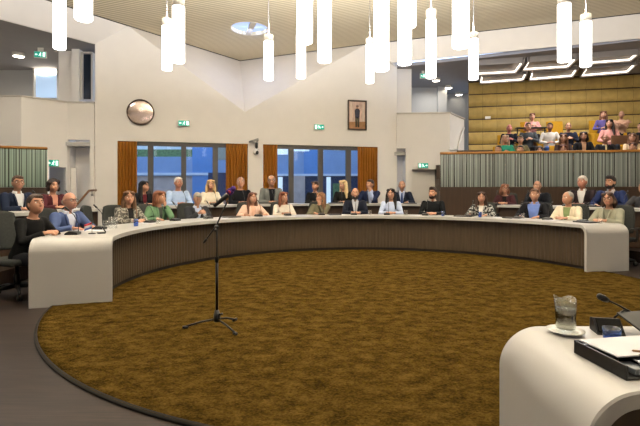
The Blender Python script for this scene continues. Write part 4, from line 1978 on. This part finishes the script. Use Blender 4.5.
NAVY, BLK = '#1d2740', '#131316'
front = [
    # x, face y, apparent head yaw, spec, short description
    (26, 207.5, 28, spec(fem=1, hair='short', hc='#3a2a20', top='#0d0d0f', pose='clasp', lean=18, pitch=-8), 'woman in a black sweater with short dark hair'),
    (64, 201, 38, spec(hair='bald', hc='#b9a494', top='#c9cede', jacket='#46557e', collar='#d8dbe6', glasses=1, pose='rest', lean=14, skin='#cf9880'), 'bald man with glasses in a blue suit jacket'),
    (127, 198, 12, spec(fem=1, hair='long', hc='#5d412c', top='#1a1a1c', jacket=pattern('#4a4742', '#8f8a80', 30), open=(.0, .06), pose='clasp'), 'woman with long brown hair in a patterned grey jacket'),
    (157, 197.5, 65, spec(fem=1, hair='bob', hc='#7a4a30', top='#3a3f3a', jacket='#5b7a5c', open=(.1, .05), pose='chin', lean=12), 'auburn-haired person in a green jacket turned sideways'),
    (195, 199, 10, spec(hair='short', hc='#8b857c', top='#b7c3e2', collar='#c4cee8', jacket='#2a2b31', pose='phone', lean=16, pitch=22), 'grey-haired man in a dark suit looking down at his hands'),
    (251, 203, 25, spec(fem=1, hair='long', hc='#5a3524', top='#d3a994', jacket='#d9b8a6', open=(.0, .05), pose='wide', lean=14), 'woman with long hair in a pale pink cardigan'),
    (283, 200.5, 42, spec(fem=1, hair='mid', hc='#6a3822', top='#d8cfc4', pose='clasp', lean=8), 'woman with auburn hair in a cream sweater'),
    (320, 200.5, -55, spec(fem=1, hair='long', hc='#7a5638', top='#5d5848', jacket='#66624f', open=(.1, .04), pose='chin', lean=14), 'long-haired woman in an olive top leaning cheek on hand'),
    (355, 193.5, 0, spec(hair='crop', hc='#2a211c', beard='#2a201a', top='#c5c8d2', collar='#d3d6de', jacket='#171b2a', pose='clasp'), 'bearded man with cropped hair in a dark navy suit'),
    (391, 194, -8, spec(fem=1, hair='long', hc='#1c1413', top='#b3bfdc', pose='clasp'), 'woman with long black hair in a light blue shirt'),
    (433, 193, -22, spec(hair='quiff', hc='#2d1e16', beard='#35231a', top='#15171a', collar='#d9d3c8', pose='clasp', fat=1.1), 'dark-bearded man in a black sweater with white collar'),
    (482, 199, 0, spec(fem=1, hair='long', hc='#3b261a', top='#d8d4cf', jacket=pattern('#1b1b1d', '#9a9a98', 22), open=(.0, .05), pose='rest'), 'woman with dark hair in a black and white jacket'),
    (535.5, 195, 5, spec(hair='short', hc='#5a3a26', top='#6d86cc', collar='#7d93d2', jacket='#15151a', open=(.03, .12), pose='rest', fat=1.15, skin='#d09c80'), 'man in a black jacket over a bright blue shirt'),
    (569, 198, -45, spec(fem=1, hair='crop', hc='#8d8a86', top='#7a8b5e', jacket='#d9cdb6', open=(.05, .07), pose='clasp'), 'woman with short grey hair in a cream blazer over green'),
    (610, 200, -14, spec(fem=1, hair='bob', hc='#3c281d', top='#79796a', jacket='#8d8c7c', open=(.15, .05), glasses=1, pose='clasp', hroll=-8, fat=1.15), 'woman with glasses in a grey green jacket at the end'),
]
backrow = [
    (16, 183, 12, spec(hair='short', hc='#453224', top='#dfe0e4', collar='#e6e6ea', jacket='#1a2338', glasses=1, pose='clasp'), 'man with glasses in a navy suit and white shirt'),
    (52, 186, 18, spec(fem=1, hair='curly', hc='#231613', top='#c58d7a', jacket='#4a1f26', open=(.0, .06), pose='clasp'), 'woman with dark curly hair in a burgundy cardigan'),
    (143, 186.5, 55, spec(fem=1, hair='long', hc='#15100f', top='#5a1f27', jacket='#15151a', open=(.0, .05), pose='clasp'), 'woman with long black hair seen in profile before the curtain'),
    (177.5, 183, 14, spec(hair='short', hc='#cfc8c0', top='#a9bfe2', pose='clasp', fat=1.1, skin='#c78a70'), 'white-haired man in a light blue shirt'),
    (210, 185, 8, spec(fem=1, hair='mid', hc='#c2a274', top='#e2d8c6', pose='clasp'), 'blonde woman in a cream blouse'),
    (240, 182.5, -4, spec(hair='crop', hc='#8c857d', top='#12141a', pose='clasp', fat=1.1), 'man in a black shirt before the wide curtain'),
    (271, 181, 0, spec(hair='crop', hc='#a39b92', top='#15171c', jacket='#686b6a', open=(.0, .07), glasses=1, pose='clasp'), 'man with glasses in a grey jacket'),
    (315, 186, -30, spec(fem=1, hair='tied', hc='#3c2a20', top='#15161a', pose='clasp'), 'dark-haired woman in black before the window'),
    (343, 185, -45, spec(fem=1, hair='long', hc='#d5bb8c', top='#191919', pose='clasp'), 'woman with long blonde hair in black'),
    (370, 184.5, -40, spec(hair='short', hc='#2b2019', top='#a9b8dc', collar='#b9c5e2', jacket='#1c2644', pose='chin', lean=14), 'man in a navy suit with hand on chin'),
    (402, 185.6, -5, spec(hair='crop', hc='#6a5440', top='#b9c4e2', collar='#c9d2ea', tie='#3b4f86', jacket='#181e30', pose='rest'), 'man in a dark suit with a blue tie'),
    (505.5, 189, 18, spec(fem=1, hair='bob', hc='#7a4d36', top='#161416', jacket='#3a1c22', open=(.0, .05), glasses=1, pose='clasp', lean=14), 'woman with glasses and reddish bob in a burgundy jacket'),
    (538, 186, 10, spec(hair='bald', hc='#9a8b7e', top='#20242e', jacket='#14161d', pose='clasp'), 'bald man in dark clothes half hidden behind another man'),
    (583, 182, -25, spec(hair='short', hc='#d4cec6', top='#dcdadb', collar='#e4e2e4', jacket='#261c20', pose='clasp', skin='#c78870'), 'white-haired man in a dark suit with white shirt'),
    (611.5, 182.5, -30, spec(hair='quiff', hc='#17110f', beard='#1d1512', top='#d9d0d2', collar='#ddd6d8', jacket='#1e2a52', pose='rest'), 'dark-bearded man in a navy blue suit'),
    (645, 188, -30, spec(hair='short', hc='#4a3a2e', top='#3a3a3e', pose='rest'), 'person in dark clothes cut off by the picture edge'),
]


def seat_people(lst, R, tier, rowname, grp):
    for i, (x, fy, ayaw, sp, desc) in enumerate(lst):
        th = ring_at(x, R)
        p = ring(th, R, tier)
        rz = th - PI / 2
        # turned a little towards the camera
        cam_yaw = math.atan2(-p.x, p.y)
        dlt = (cam_yaw - rz + PI) % (2 * PI) - PI
        body = rz + dlt * .35
        yaw = math.degrees((cam_yaw + D2R(ayaw) - body + PI) % (2 * PI) - PI)
        sp['yaw'] = max(-75, min(75, yaw))
        zrel = EYE - (fy - HZ) * p.y / FX - tier
        lean = D2R(sp.get('lean', 8))
        base = .53 + .53 * math.cos(lean) + .160
        sp['s'] = max(.92, min(1.13, 1 + (zrel - base) / .70 * .8))
        sp['lift'] = max(-.05, min(.11, zrel - (.53 + (.53 * math.cos(lean) + .160) * sp['s'])))
        label = desc + ', seated at the ' + rowname
        b, F = person(sp, p, body, label, grp)
        c = p + V((0, 0, 0))
        q = ring(th, R + .10, tier)
        chair(q, body, 'dark office chair under the ' + desc)
        lab = 'desk microphone before the ' + desc
        Rm_ = R - .55 if tier == 0 else R - .52
        m_ = ring(th + .02, Rm_, tier + ZT)
        mic(m_, th + PI / 2 + PI, lab) if False else mic(m_, th - PI / 2, lab)


seat_people(front, 4.40, 0.0, 'front desk', 'people at the front desk')
seat_people(backrow, 6.10, TIER, 'second row', 'people in the second row')

# empty chairs
t = ring_at(104, 4.75)
chair(ring(t, 4.75, 0), t - PI / 2 + .5, 'empty dark grey office chair behind the front desk beside the woman in the patterned jacket')
t = ring_at(16, 4.6)

# items on the front desk
def item(proto, x, R, label, cat, z=ZT, rz=None, group=None):
    t = ring_at(x, R)
    proto.location = ring(t, R, z)
    proto.rotation_euler = (0, 0, t - PI / 2 if rz is None else rz)
    tag(proto, label, cat, group)
    return proto


item(make_jug(), 113, 3.72, 'clear glass water jug on the front desk beside the woman in the patterned jacket', 'jug')
for x, R, m, desc in ((106, 3.85, 'glass', 'clear drinking glass beside the water jug and the desk corner'),
                      (136, 3.62, 'blue_glass', 'bluish drinking glass in front of the woman in the patterned jacket'),
                      (158, 3.60, 'glass', 'clear drinking glass in front of the auburn-haired person'),
                      (205, 3.70, 'glass', 'clear drinking glass in front of the grey-haired man looking down'),
                      (370, 3.70, 'glass', 'clear drinking glass beside the bearded man in dark navy'),
                      (406, 3.70, 'glass', 'clear drinking glass between the black-haired woman and the bearded man'),
                      (443, 3.75, 'blue_glass', 'bluish drinking glass in front of the bearded man in a black sweater'),
                      (480, 3.70, 'blue_glass', 'bluish drinking glass in front of the woman in black and white'),
                      (523, 3.75, 'glass', 'clear drinking glass beside the man with the bright blue shirt'),
                      (600, 3.75, 'glass', 'clear drinking glass before the woman with glasses in grey green'),
                      ):
    item(make_glass(.036, .11, .6, m), x, R, desc, 'glass', group='drinking glasses on the front desk')
for x, R, desc in ((94, 3.8, 'white papers near the bald man in a blue suit'), (147, 3.85, 'white papers between the patterned jacket and the green jacket'),
                   (222, 3.75, 'white papers between the man looking down and the woman in pink'), (268, 3.8, 'white papers between the two women in pink and cream'),
                   (340, 3.8, 'white papers beside the elbow of the long-haired woman in olive'), (415, 3.8, 'white papers beside the dark-bearded man in black'),
                   (500, 3.8, 'white papers on the desk beside the woman in black and white'), (552, 3.8, 'white papers between the blue shirt and the cream blazer'),
                   (520, 3.72, 'small white papers before the man in a black jacket')):
    t = ring_at(x, R)
    paper(ring(t, R, ZT + .001), t - PI / 2 + random.uniform(-.3, .3), desc)
for x, R, desc, w in ((230, 3.85, 'black closed laptop between the man looking down and the woman in pink', .36), (335, 3.72, 'dark tablet in front of the long-haired woman in olive', .26),
                      (464, 3.78, 'black closed laptop left lying beside the woman in black and white', .36), (513, 3.78, 'black closed laptop beside the man in a black jacket', .34),
                      (586, 3.78, 'black closed laptop between the cream blazer and the grey green jacket', .32)):
    t = ring_at(x, R)
    mb = MB()
    mb.box((0, 0, .011), (w, w * .68, .02), bev=.006)
    o = mb.build('laptop', M['black'], None, ring(t, R, ZT + .001), t - PI / 2)
    tag(o, desc, 'laptop', 'closed laptops on the front desk')
# red and blue table flag
t = ring_at(92, 3.66)
fp = ring(t, 3.66, ZT)
root = empty('table_flag', fp, 0.25, 'small red, white and blue table flag on a black foot by the bald man', 'flag')
mb = MB()
mb.lathe([(0, 0), (.045, 0), (.04, .01), (.006, .016), (0, .016)], 18)
mb.tube([(0, 0, .01), (0, 0, .15)], .003, 6)
mb.build('flag_foot', M['black'], root)
for k, (nm, m_) in enumerate((('blue_stripe', 'navy_blue'), ('white_stripe', 'paper'), ('red_stripe', 'red'))):
    mb = MB()
    vs, fs = [], []
    for i in range(9):
        u = i / 8
        for j in range(2):
            vs.append(V((-.085 * u, .009 * math.sin(u * 6), .065 + .026 * (k + j) - .03 * u)))
    for i in range(8):
        fs.append([2 * i, 2 * i + 1, 2 * i + 3, 2 * i + 2])
    mb.add(vs, fs)
    o = mb.build(nm, M[m_], root)
    s = o.modifiers.new('s', 'SOLIDIFY')
    s.thickness = .003
# phone stand near the desk corner
t = ring_at(103.5, 3.55)
root = empty('name_stand', ring(t, 3.55, ZT), t - PI / 2 + .4, 'small dark tilted name stand at the bend of the front desk', 'stand')
mb = MB()
mb.box((0, 0, .05), (.13, .012, .085), R=Matrix.Rotation(D2R(-32), 3, 'X'))
mb.build('plate', M['phone'], root)
mb = MB()
mb.box((0, .025, .006), (.13, .09, .012), bev=.003)
mb.build('foot', M['black'], root)

# second row table things
for x, desc in ((335, 'dark laptop on the second row desk beside the blonde woman'), (410, 'dark laptop before the man with a blue tie'), (590, 'dark laptop before the white-haired man in a dark suit')):
    t = ring_at(x, 5.55)
    mb = MB()
    mb.box((0, 0, .011), (.34, .23, .02), bev=.006)
    tag(mb.build('laptop', M['black'], None, ring(t, 5.55, TIER + ZT + .001), t - PI / 2), desc, 'laptop', 'closed laptops on the second row')
for x, desc in ((38, 'white papers before the man with glasses in navy'), (72, 'white papers beside the woman with curly hair'), (227, 'white papers beside the blonde woman in cream'),
                (292, 'white papers beside the man in a grey jacket'), (560, 'white papers between the bald man and the white-haired man')):
    t = ring_at(x, 5.6)
    paper(ring(t, 5.6, TIER + ZT + .001), t - PI / 2 + .1, desc + ' on the second row desk')

# ------------------------------------------------------------------ gallery audience
gal = [
    (498, 150, 0, spec(hair='short', hc='#1c1512', top='#2a2226', pose='lap'), 'dark-haired person just above the gallery rail nearest the passage'),
    (520, 150, 0, spec(hair='short', hc='#2a1e18', top='#31312c', pose='lap'), 'person with dark hair low behind the gallery rail'),
    (539, 151, 0, spec(hair='curly', hc='#2a1a12', top='#3a2a22', pose='lap'), 'person low behind the gallery rail below the man in white'),
    (563, 149.5, 0, spec(fem=1, hair='mid', hc='#5a2c1c', top='#2a2020', pose='lap'), 'person with reddish hair low behind the gallery rail'),
    (632, 147.5, -10, spec(fem=1, hair='tied', hc='#4a2c20', top='#9a7a62', pose='lap'), 'small person low behind the gallery rail near the edge'),
    (505, 139.5, 10, spec(fem=1, hair='mid', hc='#a98a72', top='#2e8a70', pose='up'), 'woman in a teal top with light hair in the gallery'),
    (520, 140, -5, spec(fem=1, hair='short', hc='#4a3a2a', top='#6a6248', pose='lap'), 'person in an olive top in the gallery beside the teal top'),
    (563, 138.5, 0, spec(fem=1, hair='long', hc='#5c3822', top='#3a2a26', pose='phone'), 'woman with long brown hair in the gallery behind the rail'),
    (583, 136.5, 0, spec(fem=1, hair='bob', hc='#2a1b16', top='#b08a70', jacket='#17161a', open=(.0, .06), pose='lap'), 'woman in a black blazer in the gallery before the empty yellow seat'),
    (605, 139, -5, spec(hair='bald', hc='#6a5344', top='#d6cda8', jacket='#15151a', open=(.0, .03), pose='lap', skin='#b67f68'), 'man in a cream shirt with black vest in the gallery'),
    (632, 138, -10, spec(fem=1, hair='mid', hc='#6a4a36', top='#cdb394', pose='phone'), 'woman in a cream sweater in the gallery near the edge'),
    (509, 128.5, 10, spec(hair='bald', hc='#a05040', top='#1a1c26', pose='up', skin='#c77a70'), 'man with flushed face in a dark jacket in the gallery'),
    (528, 127, 10, spec(hair='short', hc='#2a221c', top='#3e4248', pose='up'), 'man in a grey jacket in the gallery below the woman in pink'),
    (549.5, 127, -10, spec(hair='short', hc='#2b1f19', top='#c2bcb6', legs='#3d5a94', pose='lap', skin='#a06c54'), 'man in a white top and blue jeans in the gallery'),
    (568, 127, 10, spec(hair='crop', hc='#1a1412', top='#1c2030', pose='up'), 'man in a dark top in the gallery beside the empty yellow seat'),
    (609, 124, -12, spec(fem=1, hair='long', hc='#221613', top='#c88d86', pose='lap'), 'woman with dark hair in a pink sweater in the gallery'),
    (640, 127, -20, spec(hair='short', hc='#1a1412', top='#141418', pose='lap'), 'person in black at the edge of the gallery'),
    (532, 117, 5, spec(fem=1, hair='tied', hc='#6a3f2c', top='#c98c88', pose='up'), 'woman in a pink shirt in the rear gallery row, alone'),
    (603, 115, 0, spec(fem=1, hair='mid', hc='#6a4532', top='#5a4f86', pose='lap'), 'woman in a purple top in the rear gallery row'),
    (621, 115, -5, spec(hair='bald', hc='#8a6a58', top='#c39a80', pose='fold'), 'bald man in a beige top in the rear gallery row'),
]
seat_rows = [0] * 5 + [1] * 6 + [2] * 6 + [3] * 3


def gseat(loc, label):
    root = empty('gallery_seat', loc, SRZ, label, 'seat', 'yellow gallery seats')
    mb = MB()
    mb.box((0, .02, .40), (.50, .44, .09), bev=.03)
    mb.build('seat_cushion', M['yellow_seat'], root)
    mb = MB()
    mb.box((0, .27, .70), (.52, .07, .62), R=Matrix.Rotation(D2R(-6), 3, 'X'), bev=.03)
    mb.build('backrest', M['yellow_seat'], root)
    mb = MB()
    mb.box((0, .05, .18), (.40, .30, .35), bev=.01)
    mb.build('pedestal', M['brown_wood'], root)


for (x, fy, ayaw, sp, desc), r in zip(gal, seat_rows):
    u = gu(x, ROFF[r])
    p = gs(u, ROFF[r], FL[r])
    sp['gallery'] = True
    cam_yaw = math.atan2(-p.x, p.y)
    body = SRZ + (cam_yaw - SRZ) * .45
    sp['yaw'] = max(-70, min(70, math.degrees(cam_yaw - body) + ayaw))
    zrel = EYE - (fy - HZ) * p.y / FX - FL[r]
    base = .53 + .53 * math.cos(D2R(8)) + .160
    sp['s'] = max(.92, min(1.06, 1 + (zrel - base) / .70 * .6))
    sp['lift'] = max(-.06, min(.08, zrel - (.53 + (.53 * math.cos(D2R(8)) + .160) * sp['s'])))
    person(sp, p, body, desc, 'audience in the gallery')
    gseat(gs(u, ROFF[r] + .12, FL[r]), 'yellow seat under the ' + desc.replace(' in the gallery', ''))
for x, r, d in ((589, 2, 'empty yellow gallery seat beside the man in a dark top'), (599, 2, 'empty yellow gallery seat beside the woman in a pink sweater'), (559, 3, 'empty yellow gallery seat behind the man in a dark top')):
    gseat(gs(gu(x, ROFF[r]), ROFF[r] + .12, FL[r]), d)
# wooden bench front and small black table in the gallery
pb_ = gs(gu(625, 1.9), 1.9, FL[1] + .0)
mb = MB()
mb.box((0, 0, .42), (.75, .05, .84), bev=.008)
o = mb.build('bench_front', M['brown_wood'], None, gs(gu(625, 1.98), 1.98, FL[2]), SRZ)
tag(o, 'reddish brown wooden bench front in the gallery beside the pink sweater', 'bench')
pt = gs(gu(531, 2.78), 2.78, FL[3])
root = empty('small_table', pt, SRZ, 'small black table before the woman in a pink shirt at the gallery rear', 'table')
mb = MB()
mb.box((0, 0, .70), (.95, .26, .03), bev=.006)
mb.build('tabletop', M['black'], root)
for s in (-1, 1):
    mb = MB()
    mb.tube([(s * .42, 0, 0), (s * .42, 0, .69)], .018, 8)
    mb.build('leg', M['black_metal'], root)

# ------------------------------------------------------------------ microphone stand on the carpet
sx, sy = -.935, 4.08
zf = .022
root = empty('microphone_stand', (sx, sy, zf), 0, 'black tripod microphone stand with tilted boom alone on the carpet', 'stand')
hub = V((0, 0, .075))
mb = MB()
mb.lathe([(0, .045), (.026, .045), (.034, .07), (.03, .10), (.018, .15), (0, .15)], 18)
mb.tube([(.02, -.01, .11), (.055, -.02, .12)], .010, 8)
mb.build('hub', M['black'], root)
for tx, ty in (((184 - 320) / FX, 4.02), ((235.5 - 320) / FX, 4.27), ((236 - 320) / FX, 3.84)):
    foot = V((tx * ty - sx, ty - sy, .012))
    mb = MB()
    mb.tube([hub + V((0, 0, -.005)), hub.lerp(foot, .5) + V((0, 0, .006)), foot], .0085, 8)
    lg = mb.build('leg', M['black_metal'], root)
    mb = MB()
    d = foot.normalized()
    mb.tube([foot - d * .035, foot + d * .012], .0125, 8)
    mb.build('rubber_foot', M['black'], lg)
ztop = EYE - (227.5 - HZ) * sy / FX - zf
mb = MB()
mb.tube([(0, 0, .1), (0, 0, .62)], .0125, 10)
mb.tube([(0, 0, .58), (0, 0, ztop)], .0085, 10)
mb.lathe([(.0125, .58), (.017, .585), (.017, .63), (.0125, .635)], 12)
mb.build('pole', M['black_metal'], root)


def sp_(x, y, dd=0.0):
    p = at(x, y, sy + dd)
    return p - V((sx, sy, zf))


mb = MB()
mb.ell((0, -.015, ztop), (.022, .024, .026), 12, 8)
mb.tube([(0, -.03, ztop - .01), (.0, -.05, ztop - .03)], .012, 8)
mb.build('clamp', M['black'], root)
mb = MB()
mb.tube([sp_(204, 242.5, .02), sp_(216, 226.5, -.01), sp_(228, 200, -.03)], .0075, 8)
mb.tube([sp_(203.6, 243, .02), sp_(206.5, 239.2, .02)], .0125, 8)
mb.build('boom', M['black_metal'], root)
pm = at(222, 199.5, sy - .04)
root = empty('handheld_microphone', pm, 0, 'black reporter microphone with a purple and red collar clipped on the boom', 'microphone')
q = lambda x, y, d=-.04: at(x, y, sy + d) - pm
mb = MB()
mb.tube([q(214.2, 206.3), q(217, 203.8), q(222, 199.8), q(227.5, 194.6)], [.014, .016, .020, .024], 12)
mb.build('handle', M['black'], root)
mb = MB()
ctr = q(231, 190.8)
dr = (q(233, 188) - q(222, 199)).normalized()
qrot = dr.to_track_quat('Z', 'Y').to_matrix()
mb.box(ctr - dr * .012, (.056, .056, .044), R=qrot, bev=.008)
mb.build('collar', M['purple'], root)
mb = MB()
mb.box(ctr - dr * .012 + qrot @ V((0, .0, -.0)), (.058, .03, .020), R=qrot, bev=.004)
mb.build('red_patch', M['red'], root)
mb = MB()
mb.ell(ctr + dr * .024, (.024, .024, .028), 14, 10, R=qrot)
mb.build('windscreen', M['purple'], root)

# ------------------------------------------------------------------ near desk corner
root = empty('near_desk', (.69, 1.17, 0), 0, 'white rounded desk corner close to the viewer holding the water carafe', 'desk')
mb = MB()
xl, xr, yn, yf, th, r = .69, 2.6, 1.165, 1.735, .05, .15
prof = [(xl, 0, -1, 0), (xl, ZT - r, -1, 0)]
for i in range(1, 17):
    p = PI / 2 * i / 16
    prof.append((xl + r - r * math.cos(p), ZT - r + r * math.sin(p), -math.cos(p), math.sin(p)))
prof += [(1.3, ZT, 0, 1), (xr, ZT, 0, 1)]
vs, fs = [], []
e = .006
for x, z, nx_, nz_ in prof:
    xi, zi = x - nx_ * th, z - nz_ * th
    o_ = V((x, 0, z))
    i_ = V((xi, 0, zi))
    b_ = (i_ - o_).normalized() * e
    for p, y in ((o_ + b_, yn), (o_, yn + e), (o_, yf - e), (o_ + b_, yf), (i_ - b_, yf), (i_ - b_, yn)):
        vs.append(V((p.x - .69, y - 1.17, p.z)))
for i in range(len(prof) - 1):
    a, b = 6 * i, 6 * i + 6
    for k in range(6):
        qq = (k + 1) % 6
        fs.append([a + k, b + k, b + qq, a + qq])
m_ = 6 * (len(prof) - 1)
fs += [list(range(6)), [m_ + 5 - k for k in range(6)]]
mb.add(vs, fs, 0, False)
top = mb.build('worktop', M['white_top'], root)
for p in top.data.polygons:
    p.use_smooth = True
top.data.set_sharp_from_angle(angle=D2R(40))
mb = MB()
mb.box((1.0, .42, .37), (1.85, .03, .62))
mb.build('front_panel', M['brown_panel'], root)

# carafe on a saucer
pc = at(565.5, 333, 1.645)
pc.z = ZT
root = empty('saucer', pc + V((0, 0, .0005)), 0, 'round white saucer under the water carafe on the near desk', 'saucer')
mb = MB()
mb.lathe([(0, .0), (.036, .0), (.040, .004), (.063, .011), (.064, .013), (.040, .008), (.036, .006), (0, .006)], 40)
mb.build('dish', M['porcelain'], root)
root = empty('water_carafe', pc + V((0, 0, .0085)), 0, 'clear glass carafe of water with a pouring lip standing on the white saucer', 'carafe')
mb = MB()
n_ = 40
vs, fs = [], []
pr = [(0, 0), (.031, 0), (.034, .004), (.0355, .06), (.0355, .118), (.0335, .118), (.0334, .06), (.031, .010), (0, .009)]
for k, (rr, z) in enumerate(pr):
    for i in range(n_):
        a = 2 * PI * i / n_
        lip = math.exp(-((((a - PI + PI) % (2 * PI)) - PI) / .45) ** 2) if z > .1 else 0
        wv_ = .006 * math.sin(2 * a + .6) if z > .1 else 0
        vs.append(V((rr * math.cos(a) - lip * .007, rr * math.sin(a), z + lip * .012 + wv_)))
for k in range(len(pr) - 1):
    for i in range(n_):
        j = (i + 1) % n_
        fs.append([k * n_ + i, k * n_ + j, (k + 1) * n_ + j, (k + 1) * n_ + i])
mb.add(vs, fs)
mb.build('vessel', M['clear_solid'], root)
mb = MB()
mb.lathe([(0, .0095), (.0308, .0105), (.0332, .06), (.0332, .084), (0, .084)], 32)
mb.build('water', M['water_solid'], root)

# black tray with papers and pens
def dz(x, y, z=ZT):
    d = (EYE - z) * FX / (y - HZ)
    return V(((x - 320) * d / FX, d, z))


A_ = dz(574, 353)
B_ = dz(626, 381)
ax_ = (B_ - A_)
trz = math.atan2(ax_.y, ax_.x)
tl_ = .215
tw_ = .235
root = empty('document_tray', A_ + V((0, 0, .001)), trz, 'open black document tray holding papers and pens on the near desk', 'tray')
Ht = .040
mb = MB()
mb.box((tl_ / 2, tw_ / 2, .003), (tl_, tw_, .006))
mb.box((tl_ / 2, .003, Ht / 2), (tl_, .006, Ht))
mb.box((tl_ / 2, tw_ - .003, Ht / 2), (tl_, .006, Ht))
mb.box((.003, tw_ / 2, Ht / 2), (.006, tw_, Ht))
mb.build('tray_body', M['black'], root)
Rt = Matrix.Rotation(trz, 4, 'Z')
tp = lambda x, y, z: A_ + V((0, 0, .001)) + (Rt @ V((x, y, z)))
mb = MB()
mb.box((0, 0, .015), (.125, .20, .026))
o = mb.build('notebook', M['phone'], None, tp(.075, .115, .0065), trz)
tag(o, 'dark notebook lying under the white sheet in the black tray', 'notebook')
mb = MB()
mb.box((0, 0, .003), (.15, .225, .004))
o = mb.build('paper_sheet', M['paper'], None, tp(.075, .130, .040), trz + .08)
tag(o, 'white paper sheet lying on top in the black tray on the near desk', 'paper')
mb = MB()
mb.box((0, 0, .010), (.062, .18, .018), bev=.004)
o = mb.build('tablet', mat('grey tablet back', '#5b6068', .3), None, tp(.174, .125, .0065), trz)
tag(o, 'grey edged tablet lying at the near end of the black tray', 'tablet')
mb = MB()
mb.box((0, 0, .006), (.065, .14, .010), bev=.004)
o = mb.build('phone', M['phone'], None, tp(.172, .135, .026), trz)
tag(o, 'black phone lying on the grey tablet under the pens', 'phone')
for k, (oy, lab, mm) in enumerate(((.0, 'brown pen lying across the phone, farther of two', 'rail_wood'), (.12, 'silver pen lying across the phone, nearer of two', 'chrome'))):
    pr_ = empty('pen', tp(.150 + oy * .2, .15, .045 + (oy - .075) * .0), trz + 1.1 + oy, lab, 'pen', 'pens in the tray')
    mb = MB()
    mb.tube([(-.06, 0, 0), (-.058, 0, 0), (.045, 0, 0)], [.003, .0048, .0048], 10)
    mb.build('barrel', M[mm], pr_)
    mb = MB()
    mb.tube([(.045, 0, 0), (.062, 0, 0), (.066, 0, 0)], [.0048, .0035, .001], 10)
    mb.build('tip', M['chrome'], pr_)
# blue tumbler, black box behind, laptop
g_ = make_glass(.030, .052, .55, 'blue_glass')
g_.location = dz(612, 343)
tag(g_, 'low blue drinking glass beside the black tray on the near desk', 'glass')
pk = dz(612, 335) + V((0, .02, 0))
root = empty('desk_microphone', pk, D2R(-12), 'dark microphone base with bent gooseneck behind the blue glass on the near desk', 'microphone')
mb = MB()
mb.poly([(-.046, -.03, 0), (-.046, .05, 0), (-.046, .045, .045), (-.046, .02, .050)], .092, n=(1, 0, 0))
mb.build('base', M['black'], root)
mb = MB()
mb.box((-.0, -.008, .031), (.08, .004, .05), R=Matrix.Rotation(D2R(-40), 3, 'X'))
mb.build('display', M['phone'], root)
mb = MB()
R_ = Matrix.Rotation(D2R(12), 3, 'Z')
tpt = lambda x, y, d: R_ @ (at(x, y, d) - pk)
mb.tube([(.03, .03, .05), (.07, .05, .075), tpt(640, 317, 1.70), tpt(630, 311.5, 1.69), tpt(618, 305, 1.68), tpt(606, 299.5, 1.67)], .0036, 8)
mb.build('gooseneck', M['black_metal'], root)
mb = MB()
mb.tube([tpt(608, 300.5, 1.67), tpt(604, 298.5, 1.67), tpt(600, 296.6, 1.67)], [.008, .0125, .011], 10)
mb.ell(tpt(600, 296.6, 1.67), .0115, 10, 8)
mb.build('microphone_head', M['black'], root)
# laptop with its lid leaning far back
lp = V((1.13, 1.535, ZT + .001))
root = empty('laptop', lp, D2R(11), 'open black laptop at the edge of the near desk', 'laptop')
mb = MB()
mb.box((.15, -.045, .007), (.30, .11, .014), bev=.004)
mb.build('keyboard_half', M['black'], root)
mb = MB()
Rl = Matrix.Rotation(D2R(20), 3, 'X')
mb.box(V((.15, .012, .014)) + Rl @ V((0, .07, .004)), (.30, .14, .008), R=Rl, bev=.003)
mb.build('lid', M['black'], root)

# ------------------------------------------------------------------ light
w = bpy.data.worlds.new('world')
SC.world = w
w.use_nodes = True
bg = w.node_tree.nodes['Background']
tcw = w.node_tree.nodes.new('ShaderNodeTexCoord')
sep = w.node_tree.nodes.new('ShaderNodeSeparateXYZ')
rw = w.node_tree.nodes.new('ShaderNodeValToRGB')
rw.color_ramp.elements[0].color = lin('#bccde8')
rw.color_ramp.elements[1].color = lin('#8fb0e2')
w.node_tree.links.new(tcw.outputs['Generated'], sep.inputs[0])
w.node_tree.links.new(sep.outputs['Z'], rw.inputs[0])
w.node_tree.links.new(rw.outputs[0], bg.inputs[0])
bg.inputs[1].default_value = 3.0


for x, y, pw_ in ((-4, 2.5, 12), (2, 1.5, 12), (6.5, 4.0, 12), (-6.3, 7.6, 70), (1.0, 8.5, 12), (5.6, 9.4, 40)):
    area('added_ceiling_fill', (x, y, 5.8), 1.0, pw_)  # unseen fill lights added under the ceiling to brighten the room
sl = area('skylight_fill', SK + V((0, 0, -.03)), .8, 16, '#a8bff2')  # blue fill added below the skylight to tint the valley facets
sl.rotation_euler = (V((-2.3, 15.0, 4.6)) - sl.location).to_track_quat('-Z', 'Y').to_euler()
area('gallery_light', (7.5, 13.3, 5.0), 1.6, 120)
area('passage_light', (4.2, 16.6, 5.1), .6, 13)
area('left_gallery_light', (-8.6, 13.6, 5.1), .8, 26)
SC.view_settings.exposure = 0.33
